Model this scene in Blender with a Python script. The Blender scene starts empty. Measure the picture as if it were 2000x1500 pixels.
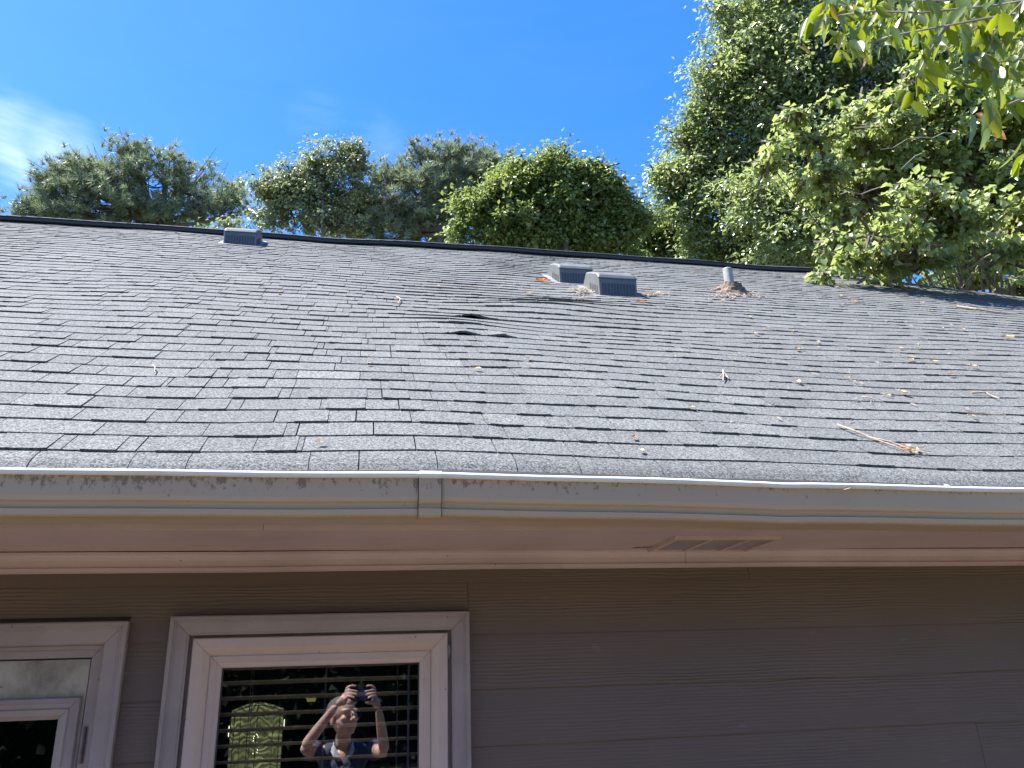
import bpy, bmesh, math, random
import numpy as np
from mathutils import Vector, Matrix
R=math.radians
random.seed(7); rng=np.random.default_rng(7)
S=bpy.context.scene
COL=S.collection

# ------------------------------------------------------------------ camera
ZC=1.95                      # eye height of the raised phone
F_PX=1580.0; PITCH,YAW,ROLL=20.4,11.1,-2.0
def _cam():
    p,y,r=R(PITCH),R(YAW),R(ROLL)
    f=np.array([math.sin(y)*math.cos(p),math.cos(y)*math.cos(p),math.sin(p)])
    rt=np.array([math.cos(y),-math.sin(y),0.]); u=np.cross(rt,f)
    return math.cos(r)*rt+math.sin(r)*u, math.cos(r)*u-math.sin(r)*rt, f
CR,CU,CF=_cam()
cd=bpy.data.cameras.new('camera'); cam=bpy.data.objects.new('camera',cd); COL.objects.link(cam)
cd.sensor_fit='HORIZONTAL'; cd.sensor_width=36; cd.lens=F_PX/2000*36; cd.clip_start=.02; cd.clip_end=3000
m=Matrix(((CR[0],CU[0],-CF[0],0),(CR[1],CU[1],-CF[1],0),(CR[2],CU[2],-CF[2],ZC),(0,0,0,1)))
cam.matrix_world=m; S.camera=cam

# ------------------------------------------------------------------ light and sky
SUN=Vector((-.46,.05,.87)).normalized()
w=bpy.data.worlds.new('World'); S.world=w; w.use_nodes=True
nt=w.node_tree; nt.nodes.clear(); N=nt.nodes.new; L=nt.links.new
out=N('ShaderNodeOutputWorld'); bg=N('ShaderNodeBackground'); sky=N('ShaderNodeTexSky')
sky.sky_type='NISHITA'; sky.sun_disc=False
sky.sun_elevation=math.asin(SUN.z); sky.sun_rotation=math.atan2(SUN.x,SUN.y)
sky.altitude=0; sky.air_density=1.0; sky.dust_density=.35; sky.ozone_density=3.0
tc=N('ShaderNodeTexCoord')
# thin cirrus wisps, laid over the sky by direction
mp=N('ShaderNodeMapping'); mp.inputs['Rotation'].default_value=(0,R(-25),R(20)); mp.inputs['Scale'].default_value=(2.2,2.2,9)
L(tc.outputs['Generated'],mp.inputs['Vector'])
n1=N('ShaderNodeTexNoise'); n1.inputs['Scale'].default_value=2.4; n1.inputs['Detail'].default_value=9; n1.inputs['Roughness'].default_value=.62; n1.inputs['Distortion'].default_value=.5
L(mp.outputs['Vector'],n1.inputs['Vector'])
r1=N('ShaderNodeMapRange'); r1.inputs['From Min'].default_value=.40; r1.inputs['From Max'].default_value=.95
L(n1.outputs['Fac'],r1.inputs['Value'])
def wmath(op,a,b):
    q=N('ShaderNodeMath'); q.operation=op
    for i,v in enumerate((a,b)):
        if isinstance(v,(int,float)): q.inputs[i].default_value=v
        else: L(v,q.inputs[i])
    return q.outputs[0]
def cloud_at(px,py,cosr,amp):
    d=CF+(px-1000)/F_PX*CR+(750-py)/F_PX*CU; d=d/np.linalg.norm(d)
    dp=N('ShaderNodeVectorMath'); dp.operation='DOT_PRODUCT'; dp.inputs[1].default_value=tuple(d)
    nv=N('ShaderNodeVectorMath'); nv.operation='NORMALIZE'; L(tc.outputs['Generated'],nv.inputs[0]); L(nv.outputs[0],dp.inputs[0])
    q=N('ShaderNodeMapRange'); q.interpolation_type='SMOOTHSTEP'; q.inputs['From Min'].default_value=cosr; q.inputs['From Max'].default_value=1
    q.inputs['To Max'].default_value=amp; L(dp.outputs['Value'],q.inputs['Value']); return q.outputs[0]
acc=.02
for a in ((-40,236,.9985,.5),(45,256,.9990,.45),(130,285,.9992,.55),(20,335,.99965,.9),(500,410,.9988,.4),(-150,215,.998,.45),(620,240,.9990,.18),(730,270,.9990,.15)):
    acc=wmath('ADD',acc,cloud_at(*a))
cf=wmath('MULTIPLY',r1.outputs[0],wmath('MINIMUM',acc,1.0))
mx=N('ShaderNodeMix'); mx.data_type='RGBA'; L(cf,mx.inputs[0])
hs=N('ShaderNodeHueSaturation'); hs.inputs['Saturation'].default_value=1.36; hs.inputs['Value'].default_value=1.42; hs.inputs['Hue'].default_value=.514
L(sky.outputs[0],hs.inputs['Color']); L(hs.outputs[0],mx.inputs[6]); mx.inputs[7].default_value=(4.6,5.4,7.2,1)
L(mx.outputs[2],bg.inputs['Color']); bg.inputs['Strength'].default_value=.085
L(bg.outputs[0],out.inputs[0])
sd=bpy.data.lights.new('sun','SUN'); sd.energy=5.0; sd.angle=R(.53); sd.color=(1,.96,.9)
so=bpy.data.objects.new('sun',sd); COL.objects.link(so); so.rotation_euler=SUN.to_track_quat('Z','Y').to_euler(); so.location=(0,0,30)
vs=S.view_settings; vs.view_transform='Standard'; vs.look='None'; vs.gamma=1; vs.exposure=1.75; vs.use_curve_mapping=False
S.render.engine='CYCLES'
S.cycles.transparent_max_bounces=16; S.cycles.max_bounces=8

# ------------------------------------------------------------------ helpers
RA=R(35.3); ED,EE=2.303,ZC+.592          # roof pitch, eave line distance and height
RCOS,RSIN=math.cos(RA),math.sin(RA)
def ray(px,py): return CF+(px-1000)/F_PX*CR+(750-py)/F_PX*CU
def atY(px,py,y): r=ray(px,py); t=y/r[1]; return Vector((r[0]*t,y,r[2]*t+ZC))
def atZ(px,py,z): r=ray(px,py); t=(z-ZC)/r[2]; return Vector((r[0]*t,r[1]*t,z))
def atD(px,py,d): r=ray(px,py); return Vector((r[0]*d,r[1]*d,r[2]*d+ZC))
def atRoof(px,py):
    r=ray(px,py); n=np.array([0,-RSIN,RCOS]); P0=np.array([0,ED,EE-ZC]); t=(P0@n)/(r@n); P=r*t
    return float(P[0]), float((P-P0)@np.array([0,RCOS,RSIN]))
def gs(x,c,s): return math.exp(-((x-c)/s)**2)
def bump_h(X,s):                            # how the old deck sags and swells
    h=.0*X
    h+=.016*gs(X,1.10+.10*(s-4.5),.30)*gs(s,5.3,1.2)
    h+=.033*gs(X,1.30,.65)*gs(s,3.2+.25*(X-1.3),.24)
    h-=.022*gs(X,1.5,.6)*gs(s,2.45,.35)
    h+=.018*gs(X,.55,.35)*gs(s,2.3,.30)
    h+=.014*gs(X,2.6,.5)*gs(s,3.3,.22)
    h+=.006*math.sin(1.3*X+.7*s)+.005*math.sin(2.3*X-1.1*s+1)+.003*math.sin(5.1*X+2.7*s)
    h-=.012*max(0,min(X,3)-.2)*math.exp(-(max(s,0)/1.3))
    return h
def RP(X,s,n=0.0):
    n=n+bump_h(X,s)
    return (X, ED+s*RCOS-n*RSIN, EE+s*RSIN+n*RCOS)

def new_mesh(name,verts,faces,mat,parent=None,loc=None,tone=None,smooth=False):
    me=bpy.data.meshes.new(name)
    V=np.asarray(verts,dtype=np.float32).reshape(-1,3)
    if loc is not None: V=V-np.asarray(loc,dtype=np.float32)
    me.from_pydata(V.tolist(),[],faces)
    mats=mat if isinstance(mat,(list,tuple)) else [mat]
    for q in mats: me.materials.append(q)
    if smooth: me.polygons.foreach_set('use_smooth',[True]*len(me.polygons))
    if tone is not None:
        a=me.attributes.new('tone','FLOAT','POINT')
        a.data.foreach_set('value',np.broadcast_to(np.asarray(tone,dtype=np.float32),(len(V),)).copy())
    o=bpy.data.objects.new(name,me); COL.objects.link(o)
    if loc is not None: o.location=loc
    if parent is not None:
        o.parent=parent
        q=parent; base=Vector((0,0,0))
        while q is not None: base+=q.location; q=q.parent
        o.location=Vector(o.location)-base
    return o
def fast_mesh(name,V,F,mat,parent=None,tone=None,smooth=False):   # V (n,3) F (m,3|4) numpy
    me=bpy.data.meshes.new(name); V=np.asarray(V,np.float32); F=np.asarray(F,np.int32); k=F.shape[1]
    base=Vector((0,0,0)); q=parent
    while q is not None: base+=q.location; q=q.parent
    V=V-np.array(base,np.float32)
    me.vertices.add(len(V)); me.vertices.foreach_set('co',V.ravel())
    me.loops.add(F.size); me.loops.foreach_set('vertex_index',F.ravel())
    me.polygons.add(len(F)); me.polygons.foreach_set('loop_start',np.arange(0,F.size,k,dtype=np.int32))
    me.polygons.foreach_set('loop_total',np.full(len(F),k,np.int32))
    if smooth: me.polygons.foreach_set('use_smooth',np.ones(len(F),bool))
    me.materials.append(mat); me.update(calc_edges=True)
    if tone is not None:
        a=me.attributes.new('tone','FLOAT','POINT'); a.data.foreach_set('value',np.asarray(tone,np.float32))
    o=bpy.data.objects.new(name,me); COL.objects.link(o); o.parent=parent
    return o
class MB:
    def __init__(s): s.v=[]; s.f=[]; s.t=[]
    def add(s,vs,fs,tone=.5):
        b=len(s.v); s.v+= [tuple(v) for v in vs]; s.f+=[tuple(i+b for i in f) for f in fs]; s.t+=[tone]*len(vs); return s
    def box(s,x0,x1,y0,y1,z0,z1,tone=.5):
        return s.add([(x0,y0,z0),(x1,y0,z0),(x1,y1,z0),(x0,y1,z0),(x0,y0,z1),(x1,y0,z1),(x1,y1,z1),(x0,y1,z1)],
            [(0,3,2,1),(4,5,6,7),(0,1,5,4),(1,2,6,5),(2,3,7,6),(3,0,4,7)],tone)
    def tube(s,pts,rad,n=6,cap=True,tone=.5):
        pts=[Vector(p) for p in pts]; k=len(pts); rad=rad if hasattr(rad,'__len__') else [rad]*k
        rings=[]; b=len(s.v); up=Vector((.13,.21,1)).normalized()
        for i,p in enumerate(pts):
            d=(pts[min(i+1,k-1)]-pts[max(i-1,0)])
            if d.length<1e-9: d=Vector((0,0,1))
            d.normalize(); a=d.cross(up)
            if a.length<.05: a=d.cross(Vector((1,0,0)))
            a.normalize(); c=d.cross(a)
            for j in range(n):
                t=2*math.pi*j/n; s.v.append(tuple(p+(a*math.cos(t)+c*math.sin(t))*rad[i])); s.t.append(tone)
        for i in range(k-1):
            for j in range(n):
                s.f.append((b+i*n+j,b+i*n+(j+1)%n,b+(i+1)*n+(j+1)%n,b+(i+1)*n+j))
        if cap:
            s.f.append(tuple(b+j for j in range(n))[::-1]); s.f.append(tuple(b+(k-1)*n+j for j in range(n)))
        return s
    def extrude(s,prof,xs,zoff=None,tone=.5):    # closed profile [(y,z)] along x
        n=len(prof); b=len(s.v)
        for x in xs:
            dz=zoff(x) if zoff else 0
            for (y,z) in prof: s.v.append((x,y,z+dz)); s.t.append(tone)
        for i in range(len(xs)-1):
            for j in range(n): s.f.append((b+i*n+j,b+(i+1)*n+j,b+(i+1)*n+(j+1)%n,b+i*n+(j+1)%n))
        s.f.append(tuple(b+j for j in range(n))); s.f.append(tuple(b+(len(xs)-1)*n+j for j in range(n))[::-1])
        return s
    def build(s,name,mat,parent=None,smooth=False,fixn=True):
        o=new_mesh(name,s.v,s.f,mat,parent,tone=s.t,smooth=smooth,loc=None) if parent is None else new_mesh(name,s.v,s.f,mat,None,tone=s.t,smooth=smooth)
        if fixn:
            bm=bmesh.new(); bm.from_mesh(o.data); bmesh.ops.recalc_face_normals(bm,faces=bm.faces); bm.to_mesh(o.data); bm.free()
        if parent is not None: attach(o,parent)
        return o
def attach(o,parent):
    base=Vector((0,0,0)); q=parent
    while q is not None: base+=q.location; q=q.parent
    o.parent=parent; o.location=Vector(o.location)-base
def centre(o):                                   # move the origin into the piece
    me=o.data; n=len(me.vertices); a=np.empty(n*3,np.float32); me.vertices.foreach_get('co',a); a=a.reshape(-1,3)
    c=(a.min(0)+a.max(0))/2; me.vertices.foreach_set('co',(a-c).ravel()); me.update(); o.location=Vector(o.location)+Vector(c.tolist()); return o
def empty(name,loc):
    o=bpy.data.objects.new(name,None); o.empty_display_size=.2; COL.objects.link(o); o.location=loc; return o
def tag(o,label=None,cat=None,group=None,kind=None):
    if label: o['label']=label
    if cat: o['category']=cat
    if group: o['group']=group
    if kind: o['kind']=kind
    return o

# ------------------------------------------------------------------ materials
def mat(name): 
    m=bpy.data.materials.new(name); m.use_nodes=True; t=m.node_tree; b=t.nodes['Principled BSDF']; return m,t,b
def nd(t,typ,**k):
    n=t.nodes.new(typ)
    for a,v in k.items():
        if hasattr(n,a) and a not in('Scale',): setattr(n,a,v)
        else: n.inputs[a.replace('_',' ')].default_value=v
    return n
def noise(t,vec,scale,detail=4,rough=.55,dist=0):
    n=t.nodes.new('ShaderNodeTexNoise'); n.inputs['Scale'].default_value=scale; n.inputs['Detail'].default_value=detail
    n.inputs['Roughness'].default_value=rough; n.inputs['Distortion'].default_value=dist
    if vec is not None: t.links.new(vec,n.inputs['Vector'])
    return n.outputs['Fac']
def ramp(t,fac,stops):
    r=t.nodes.new('ShaderNodeValToRGB'); e=r.color_ramp.elements
    while len(e)<len(stops): e.new(.5)
    for i,(p,c) in enumerate(stops): e[i].position=p; e[i].color=(*c,1) if len(c)==3 else c
    t.links.new(fac,r.inputs[0]); return r.outputs[0]
def mapr(t,v,a,b,c=0.,d=1.):
    r=t.nodes.new('ShaderNodeMapRange'); r.inputs['From Min'].default_value=a; r.inputs['From Max'].default_value=b
    r.inputs['To Min'].default_value=c; r.inputs['To Max'].default_value=d; t.links.new(v,r.inputs['Value']); return r.outputs[0]
def mth(t,op,a,b=0.):
    q=t.nodes.new('ShaderNodeMath'); q.operation=op
    for i,v in enumerate((a,b)):
        if isinstance(v,(int,float)): q.inputs[i].default_value=v
        else: t.links.new(v,q.inputs[i])
    return q.outputs[0]
def mix(t,f,a,b):
    q=t.nodes.new('ShaderNodeMix'); q.data_type='RGBA'
    for i,v in ((0,f),(6,a),(7,b)):
        if isinstance(v,(int,float)): q.inputs[i].default_value=v
        elif isinstance(v,tuple): q.inputs[i].default_value=(*v,1)
        else: t.links.new(v,q.inputs[i])
    return q.outputs[2]
def pos(t,scale=(1,1,1)):
    g=t.nodes.new('ShaderNodeNewGeometry'); mp=t.nodes.new('ShaderNodeMapping'); mp.inputs['Scale'].default_value=scale
    t.links.new(g.outputs['Position'],mp.inputs['Vector']); return mp.outputs['Vector']
def attr(t,n='tone'):
    a=t.nodes.new('ShaderNodeAttribute'); a.attribute_name=n; return a.outputs['Fac']
def bumpn(t,b,h,strength=.3,dist=.002):
    q=t.nodes.new('ShaderNodeBump'); q.inputs['Strength'].default_value=strength; q.inputs['Distance'].default_value=dist
    t.links.new(h,q.inputs['Height']); t.links.new(q.outputs[0],b.inputs['Normal'])

# asphalt shingle
M_SH,t,b=mat('asphalt_shingle'); p=pos(t)
tone=attr(t)
vo=t.nodes.new('ShaderNodeTexVoronoi'); vo.inputs['Scale'].default_value=230; t.links.new(p,vo.inputs['Vector'])
gr=mapr(t,t.nodes[-1].outputs['Color'] if False else vo.outputs['Color'],0,1)
sep=t.nodes.new('ShaderNodeSeparateColor'); t.links.new(vo.outputs['Color'],sep.inputs[0])
grain=sep.outputs[0]
gn2=noise(t,p,110,3,.7)
cbase=ramp(t,tone,[(0,(.104,.108,.105)),(.35,(.117,.121,.117)),(.7,(.129,.133,.127)),(1,(.156,.160,.149))])
gm=mth(t,'ADD',mth(t,'MULTIPLY',grain,.6),mth(t,'MULTIPLY',gn2,.7))
c1=mix(t,mapr(t,gm,.35,1.05),(.0,.0,.0),(1,1,1))
mul=t.nodes.new('ShaderNodeMix'); mul.data_type='RGBA'; mul.blend_type='MULTIPLY'; mul.inputs[0].default_value=1
sc=mapr(t,gm,.35,1.05,.32,1.8); cmb=t.nodes.new('ShaderNodeCombineColor')
for i in range(3): t.links.new(sc,cmb.inputs[i])
t.links.new(cbase,mul.inputs[6]); t.links.new(cmb.outputs[0],mul.inputs[7])
big=noise(t,p,1.1,5,.6); c2=mix(t,mapr(t,big,.52,.75,0,.35),mul.outputs[2],(.10,.098,.088))
mo=noise(t,p,14,4,.6); c3=mix(t,mapr(t,mo,.6,.8,0,.3),c2,(.16,.165,.17))
# pale worn granules here and there
wn=noise(t,p,70,2,.5); c3=mix(t,mapr(t,wn,.72,.76,0,.35),c3,(.42,.42,.40))
t.links.new(c3,b.inputs['Base Color']); b.inputs['Roughness'].default_value=.92; b.inputs['Specular IOR Level'].default_value=.25
bumpn(t,b,gm,.55,.0016)
M_DECK,t,b=mat('roof_felt'); b.inputs['Base Color'].default_value=(.02,.02,.022,1); b.inputs['Roughness'].default_value=.9
M_RIDGE,t,b=mat('ridge_cap'); p=pos(t); g=noise(t,p,120,3,.7)
t.links.new(ramp(t,g,[(.3,(.022,.024,.03)),(.7,(.075,.078,.085))]),b.inputs['Base Color']); b.inputs['Roughness'].default_value=.9

def paint(name,col,dirt=(.14,.12,.10),amt=.35,rough=.5,bump=.15,stretch=(1,1,1)):
    m,t,b=mat(name); p=pos(t,stretch); n=noise(t,p,2.3,6,.65); n2=noise(t,p,22,5,.65); n3=noise(t,pos(t,(30,1,3)),2.5,4,.6)
    c=mix(t,mapr(t,n,.42,.70,0,amt),col,dirt); c=mix(t,mapr(t,n2,.58,.8,0,amt*.7),c,dirt)
    c=mix(t,mapr(t,n3,.62,.85,0,amt*.35),c,dirt)
    # small specks
    vv=t.nodes.new('ShaderNodeTexVoronoi'); vv.inputs['Scale'].default_value=16; t.links.new(pos(t),vv.inputs['Vector'])
    sp=mth(t,'LESS_THAN',vv.outputs['Distance'],.045); c=mix(t,mth(t,'MULTIPLY',sp,.7),c,(.05,.035,.03))
    t.links.new(c,b.inputs['Base Color']); b.inputs['Roughness'].default_value=rough
    bumpn(t,b,noise(t,p,60,4,.6),bump,.001); return m
M_TRIM=paint('trim_paint',(.33,.252,.212),(.18,.13,.108),.5)
M_SASH=paint('sash_vinyl',(.56,.40,.31),(.30,.21,.18),.3,.4)
M_DOOR=paint('door_paint',(.38,.32,.235),(.15,.115,.08),.9,.55,.15,(5,1,3.5))
M_SOFF=paint('soffit_paint',(.55,.40,.35),(.34,.24,.21),.5)
# gutter: aluminium with mildew drips hanging under the lip
M_GUT,t,b=mat('gutter_aluminium'); g=t.nodes.new('ShaderNodeNewGeometry'); sx=t.nodes.new('ShaderNodeSeparateXYZ'); t.links.new(g.outputs['Position'],sx.inputs[0])
p=pos(t); n=noise(t,pos(t,(1,1,.6)),48,6,.75); nb=noise(t,pos(t,(1,1,1)),3.2,3,.5)
top=mapr(t,sx.outputs['Z'],ZC+.495,ZC+.545); 
st=mth(t,'MULTIPLY',mapr(t,mth(t,'ADD',mth(t,'ADD',n,mth(t,'MULTIPLY',top,.16)),mth(t,'MULTIPLY',nb,.30)),.81,.85),mth(t,'GREATER_THAN',top,.02))
lowst=mapr(t,noise(t,pos(t,(2.5,1,1)),30,5,.7),.665,.70)
# the top roll stays clean
clean=mapr(t,sx.outputs['Z'],ZC+.549,ZC+.552,1,0)
c=mix(t,mapr(t,noise(t,p,1.7,5,.6),.4,.75,0,.5),(.47,.345,.215),(.42,.285,.195))
c=mix(t,mth(t,'MULTIPLY',mth(t,'MAXIMUM',mth(t,'MULTIPLY',st,.6),mth(t,'MULTIPLY',lowst,.5)),clean),c,(.10,.05,.035))
t.links.new(c,b.inputs['Base Color']); b.inputs['Roughness'].default_value=.38
M_LIP,t,b=mat('gutter_lip'); t.links.new(mix(t,mapr(t,noise(t,pos(t),9,5,.6),.5,.8,0,.4),(.72,.72,.66),(.45,.44,.36)),b.inputs['Base Color']); b.inputs['Roughness'].default_value=.35
# fibre cement lap siding with stamped grain
M_SID,t,b=mat('siding_paint'); tone=attr(t); p=t.nodes.new('ShaderNodeNewGeometry').outputs['Position']
ofs=t.nodes.new('ShaderNodeCombineXYZ'); t.links.new(mth(t,'MULTIPLY',tone,37.),ofs.inputs[0]); t.links.new(mth(t,'MULTIPLY',tone,11.),ofs.inputs[2])
va=t.nodes.new('ShaderNodeVectorMath'); va.operation='ADD'; t.links.new(p,va.inputs[0]); t.links.new(ofs.outputs[0],va.inputs[1])
mpp=t.nodes.new('ShaderNodeMapping'); mpp.inputs['Scale'].default_value=(.55,.0,4.2); t.links.new(va.outputs[0],mpp.inputs['Vector'])
wv=t.nodes.new('ShaderNodeTexWave'); wv.bands_direction='Z'; wv.inputs['Scale'].default_value=6.5; wv.inputs['Distortion'].default_value=7; wv.inputs['Detail'].default_value=3; wv.inputs['Detail Scale'].default_value=.9
t.links.new(mpp.outputs[0],wv.inputs['Vector'])
mp2=t.nodes.new('ShaderNodeMapping'); mp2.inputs['Scale'].default_value=(9,1,160); t.links.new(va.outputs[0],mp2.inputs['Vector'])
fine=noise(t,mp2.outputs[0],1,4,.6); msk=mapr(t,noise(t,mpp.outputs[0],1.6,2,.5),.4,.65)
hgt=mth(t,'ADD',mth(t,'MULTIPLY',mth(t,'MULTIPLY',wv.outputs['Fac'],msk),.8),mth(t,'MULTIPLY',fine,.55))
c=mix(t,mapr(t,noise(t,pos(t),1.2,4,.6),.35,.7),(.142,.091,.062),(.116,.078,.053))
c=mix(t,mapr(t,hgt,.1,.55,.30,0),c,(.095,.060,.042))
c=mix(t,mapr(t,noise(t,pos(t,(1,1,3)),9,5,.7),.64,.76,0,.35),c,(.24,.20,.18))
t.links.new(c,b.inputs['Base Color']); b.inputs['Roughness'].default_value=.6; bumpn(t,b,hgt,.8,.0025)
def simple(name,col,rough=.6,metal=0.,var=.25,sc=12,spec=.5):
    m,t,b=mat(name); n=noise(t,pos(t),sc,4,.6); d=tuple(x*(1-var) for x in col); u=tuple(min(1,x*(1+var)) for x in col)
    t.links.new(ramp(t,n,[(.3,d),(.7,u)]),b.inputs['Base Color']); b.inputs['Roughness'].default_value=rough; b.inputs['Metallic'].default_value=metal
    b.inputs['Specular IOR Level'].default_value=spec; return m
M_VENT=simple('vent_plastic',(.12,.122,.113),.5,0,.18,8)
M_FLG=simple('flashing',(.20,.20,.195),.7,0,.4,20)
M_VDARK=simple('vent_grille',(.06,.062,.06),.7)
M_PVC=simple('grey_pvc',(.30,.285,.25),.5,0,.2,20)
M_TAR=simple('dried_tar_and_dirt',(.16,.115,.08),.95,0,.5,35)
M_GLUE=simple('crack_shadow',(.04,.03,.028),.9)
M_SCREEN=simple('vent_screen',(.32,.24,.23),.8,0,.3,250)
M_HINGE=simple('hinge_metal',(.17,.13,.12),.45,.6,.3,30)
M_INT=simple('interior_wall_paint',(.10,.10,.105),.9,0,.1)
M_BLIND=simple('blind_slat',(.85,.66,.47),.6,0,.08)
M_CORD=simple('blind_cord',(.35,.32,.28),.8)
M_LEAD=simple('lead_came',(.03,.03,.032),.5,.3)
M_RUB=simple('dark_gasket',(.03,.028,.028),.7)
M_BARK=simple('bark',(.12,.095,.075),.95,0,.45,9)
M_BARKP=simple('grey_branch_bark',(.26,.225,.19),.9,0,.35,15)
M_TWIG=simple('dry_twig',(.34,.27,.20),.9,0,.4,60)

# window glass: dark room behind, coated so it mirrors the yard
M_GLASS=bpy.data.materials.new('window_glass'); M_GLASS.use_nodes=True; t=M_GLASS.node_tree; t.nodes.clear()
o_=t.nodes.new('ShaderNodeOutputMaterial'); tr=t.nodes.new('ShaderNodeBsdfTransparent'); tr.inputs[0].default_value=(.85,.87,.86,1)
gl=t.nodes.new('ShaderNodeBsdfGlossy'); gl.inputs['Roughness'].default_value=.0; gl.inputs['Color'].default_value=(.95,.97,1,1)
fr=t.nodes.new('ShaderNodeFresnel'); fr.inputs[0].default_value=1.5
ms=t.nodes.new('ShaderNodeMixShader'); t.links.new(mth(t,'ADD',mth(t,'MULTIPLY',fr.outputs[0],1.2),.22),ms.inputs[0])
nrm=t.nodes.new('ShaderNodeBump'); nrm.inputs['Strength'].default_value=.02; nrm.inputs['Distance'].default_value=.001; t.links.new(noise(t,pos(t),4,2,.5),nrm.inputs['Height'])
t.links.new(tr.outputs[0],ms.inputs[1]); t.links.new(gl.outputs[0],ms.inputs[2]); t.links.new(ms.outputs[0],o_.inputs[0])
# entry door glass: emission stands in for daylight from outside
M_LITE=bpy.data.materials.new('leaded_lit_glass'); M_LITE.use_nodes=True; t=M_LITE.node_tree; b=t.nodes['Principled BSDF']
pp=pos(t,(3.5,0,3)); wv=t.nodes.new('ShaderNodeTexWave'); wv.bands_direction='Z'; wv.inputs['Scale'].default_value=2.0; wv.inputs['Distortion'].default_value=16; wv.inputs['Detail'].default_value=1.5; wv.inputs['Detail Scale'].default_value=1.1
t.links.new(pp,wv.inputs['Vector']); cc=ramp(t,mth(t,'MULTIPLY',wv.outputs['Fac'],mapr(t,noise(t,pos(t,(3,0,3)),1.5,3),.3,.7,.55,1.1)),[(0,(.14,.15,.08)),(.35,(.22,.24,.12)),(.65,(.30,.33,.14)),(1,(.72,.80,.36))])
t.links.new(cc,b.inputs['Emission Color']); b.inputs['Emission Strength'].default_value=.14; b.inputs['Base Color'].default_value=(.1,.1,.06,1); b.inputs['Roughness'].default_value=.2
M_BEVEL,t,b=mat('glowing_glass_bevel'); b.inputs['Emission Color'].default_value=(.95,1,.7,1); b.inputs['Emission Strength'].default_value=.9; b.inputs['Base Color'].default_value=(.5,.5,.4,1)  # emission stands in for daylight catching the bevels and jewels

def leafmat(name,cols,trans=.35,tcol=(.28,.42,.03),rough=.38,spec=.6):
    m=bpy.data.materials.new(name); m.use_nodes=True; t=m.node_tree; b=t.nodes['Principled BSDF']; o=t.nodes['Material Output']
    a=attr(t); c=ramp(t,a,[(i/(len(cols)-1),x) for i,x in enumerate(cols)])
    t.links.new(c,b.inputs['Base Color']); b.inputs['Roughness'].default_value=rough; b.inputs['Specular IOR Level'].default_value=spec
    tl=t.nodes.new('ShaderNodeBsdfTranslucent'); 
    mm=t.nodes.new('ShaderNodeMix'); mm.data_type='RGBA'; mm.blend_type='MIX'; mm.inputs[0].default_value=.6; t.links.new(c,mm.inputs[6]); mm.inputs[7].default_value=(*tcol,1)
    t.links.new(mm.outputs[2],tl.inputs[0])
    ms=t.nodes.new('ShaderNodeMixShader'); ms.inputs[0].default_value=trans
    t.links.new(b.outputs[0],ms.inputs[1]); t.links.new(tl.outputs[0],ms.inputs[2]); t.links.new(ms.outputs[0],o.inputs[0]); return m
ML_PINE=leafmat('pine_needles',[(.15,.185,.13),(.245,.29,.19),(.37,.41,.26)],.35,(.26,.33,.14),.45,.5)
ML_PALE=leafmat('pale_poplar_leaf',[(.14,.17,.09),(.23,.26,.15),(.34,.36,.23),(.44,.40,.22)],.38,(.25,.32,.06),.35,.7)
ML_GREEN=leafmat('bright_green_leaf',[(.09,.12,.045),(.14,.18,.06),(.195,.245,.08),(.27,.31,.12)],.40,(.33,.42,.07),.4,.5)
ML_OAK=leafmat('dark_glossy_leaf',[(.12,.15,.07),(.19,.23,.105),(.27,.31,.14),(.37,.37,.19)],.45,(.40,.50,.12),.28,1.0)
ML_MAPLE=leafmat('light_maple_leaf',[(.14,.18,.065),(.23,.28,.10),(.33,.38,.15),(.44,.48,.23)],.45,(.46,.55,.12),.35,.6)
ML_CHER=leafmat('large_near_leaf',[(.045,.07,.012),(.07,.11,.015),(.10,.145,.018),(.16,.17,.02),(.30,.09,.02)],.45,(.42,.50,.01),.3,.75)
ML_FALL=leafmat('fallen_leaf_tan',[(.50,.44,.33),(.58,.47,.30),(.45,.33,.19),(.30,.17,.08),(.55,.14,.03)],.25,(.5,.3,.1),.6,.3)

# ------------------------------------------------------------------ ground
def plane(name,x0,x1,y0,y1,z,m):
    o=new_mesh(name,[(x0,y0,z),(x1,y0,z),(x1,y1,z),(x0,y1,z)],[(0,1,2,3)],m); o['kind']='structure'; return o
M_GRASS,t,b=mat('lawn_soil'); n=noise(t,pos(t),3,6,.7); t.links.new(ramp(t,n,[(.3,(.03,.04,.014)),(.6,(.05,.062,.02)),(.8,(.08,.07,.045))]),b.inputs['Base Color']); b.inputs['Roughness'].default_value=.95
M_CONC,t,b=mat('patio_concrete'); n=noise(t,pos(t),5,7,.65); t.links.new(ramp(t,n,[(.3,(.10,.085,.075)),(.7,(.15,.125,.11))]),b.inputs['Base Color']); b.inputs['Roughness'].default_value=.85
plane('ground',-400,400,-400,400,0,M_GRASS)
mb=MB(); mb.box(-5,5,-2.4,2.8,-.02,.06); o=mb.build('patio',M_CONC); o['kind']='structure'

# ------------------------------------------------------------------ house
house=empty('house',(0,2.8,0))
tag(house,'brown lap sided house with grey shingled roof, white gutter and pink beige trim','house')
XL,XR=-8.0,12.9
RID=7.12
HX0,HXR=5.35,1.77/1.32*1.0      # ridge end, hip run per metre of y
def hip_x(s):                   # right hand limit of the roof face at slope distance s
    return HX0+(RID-s)*RCOS*HXR
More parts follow.
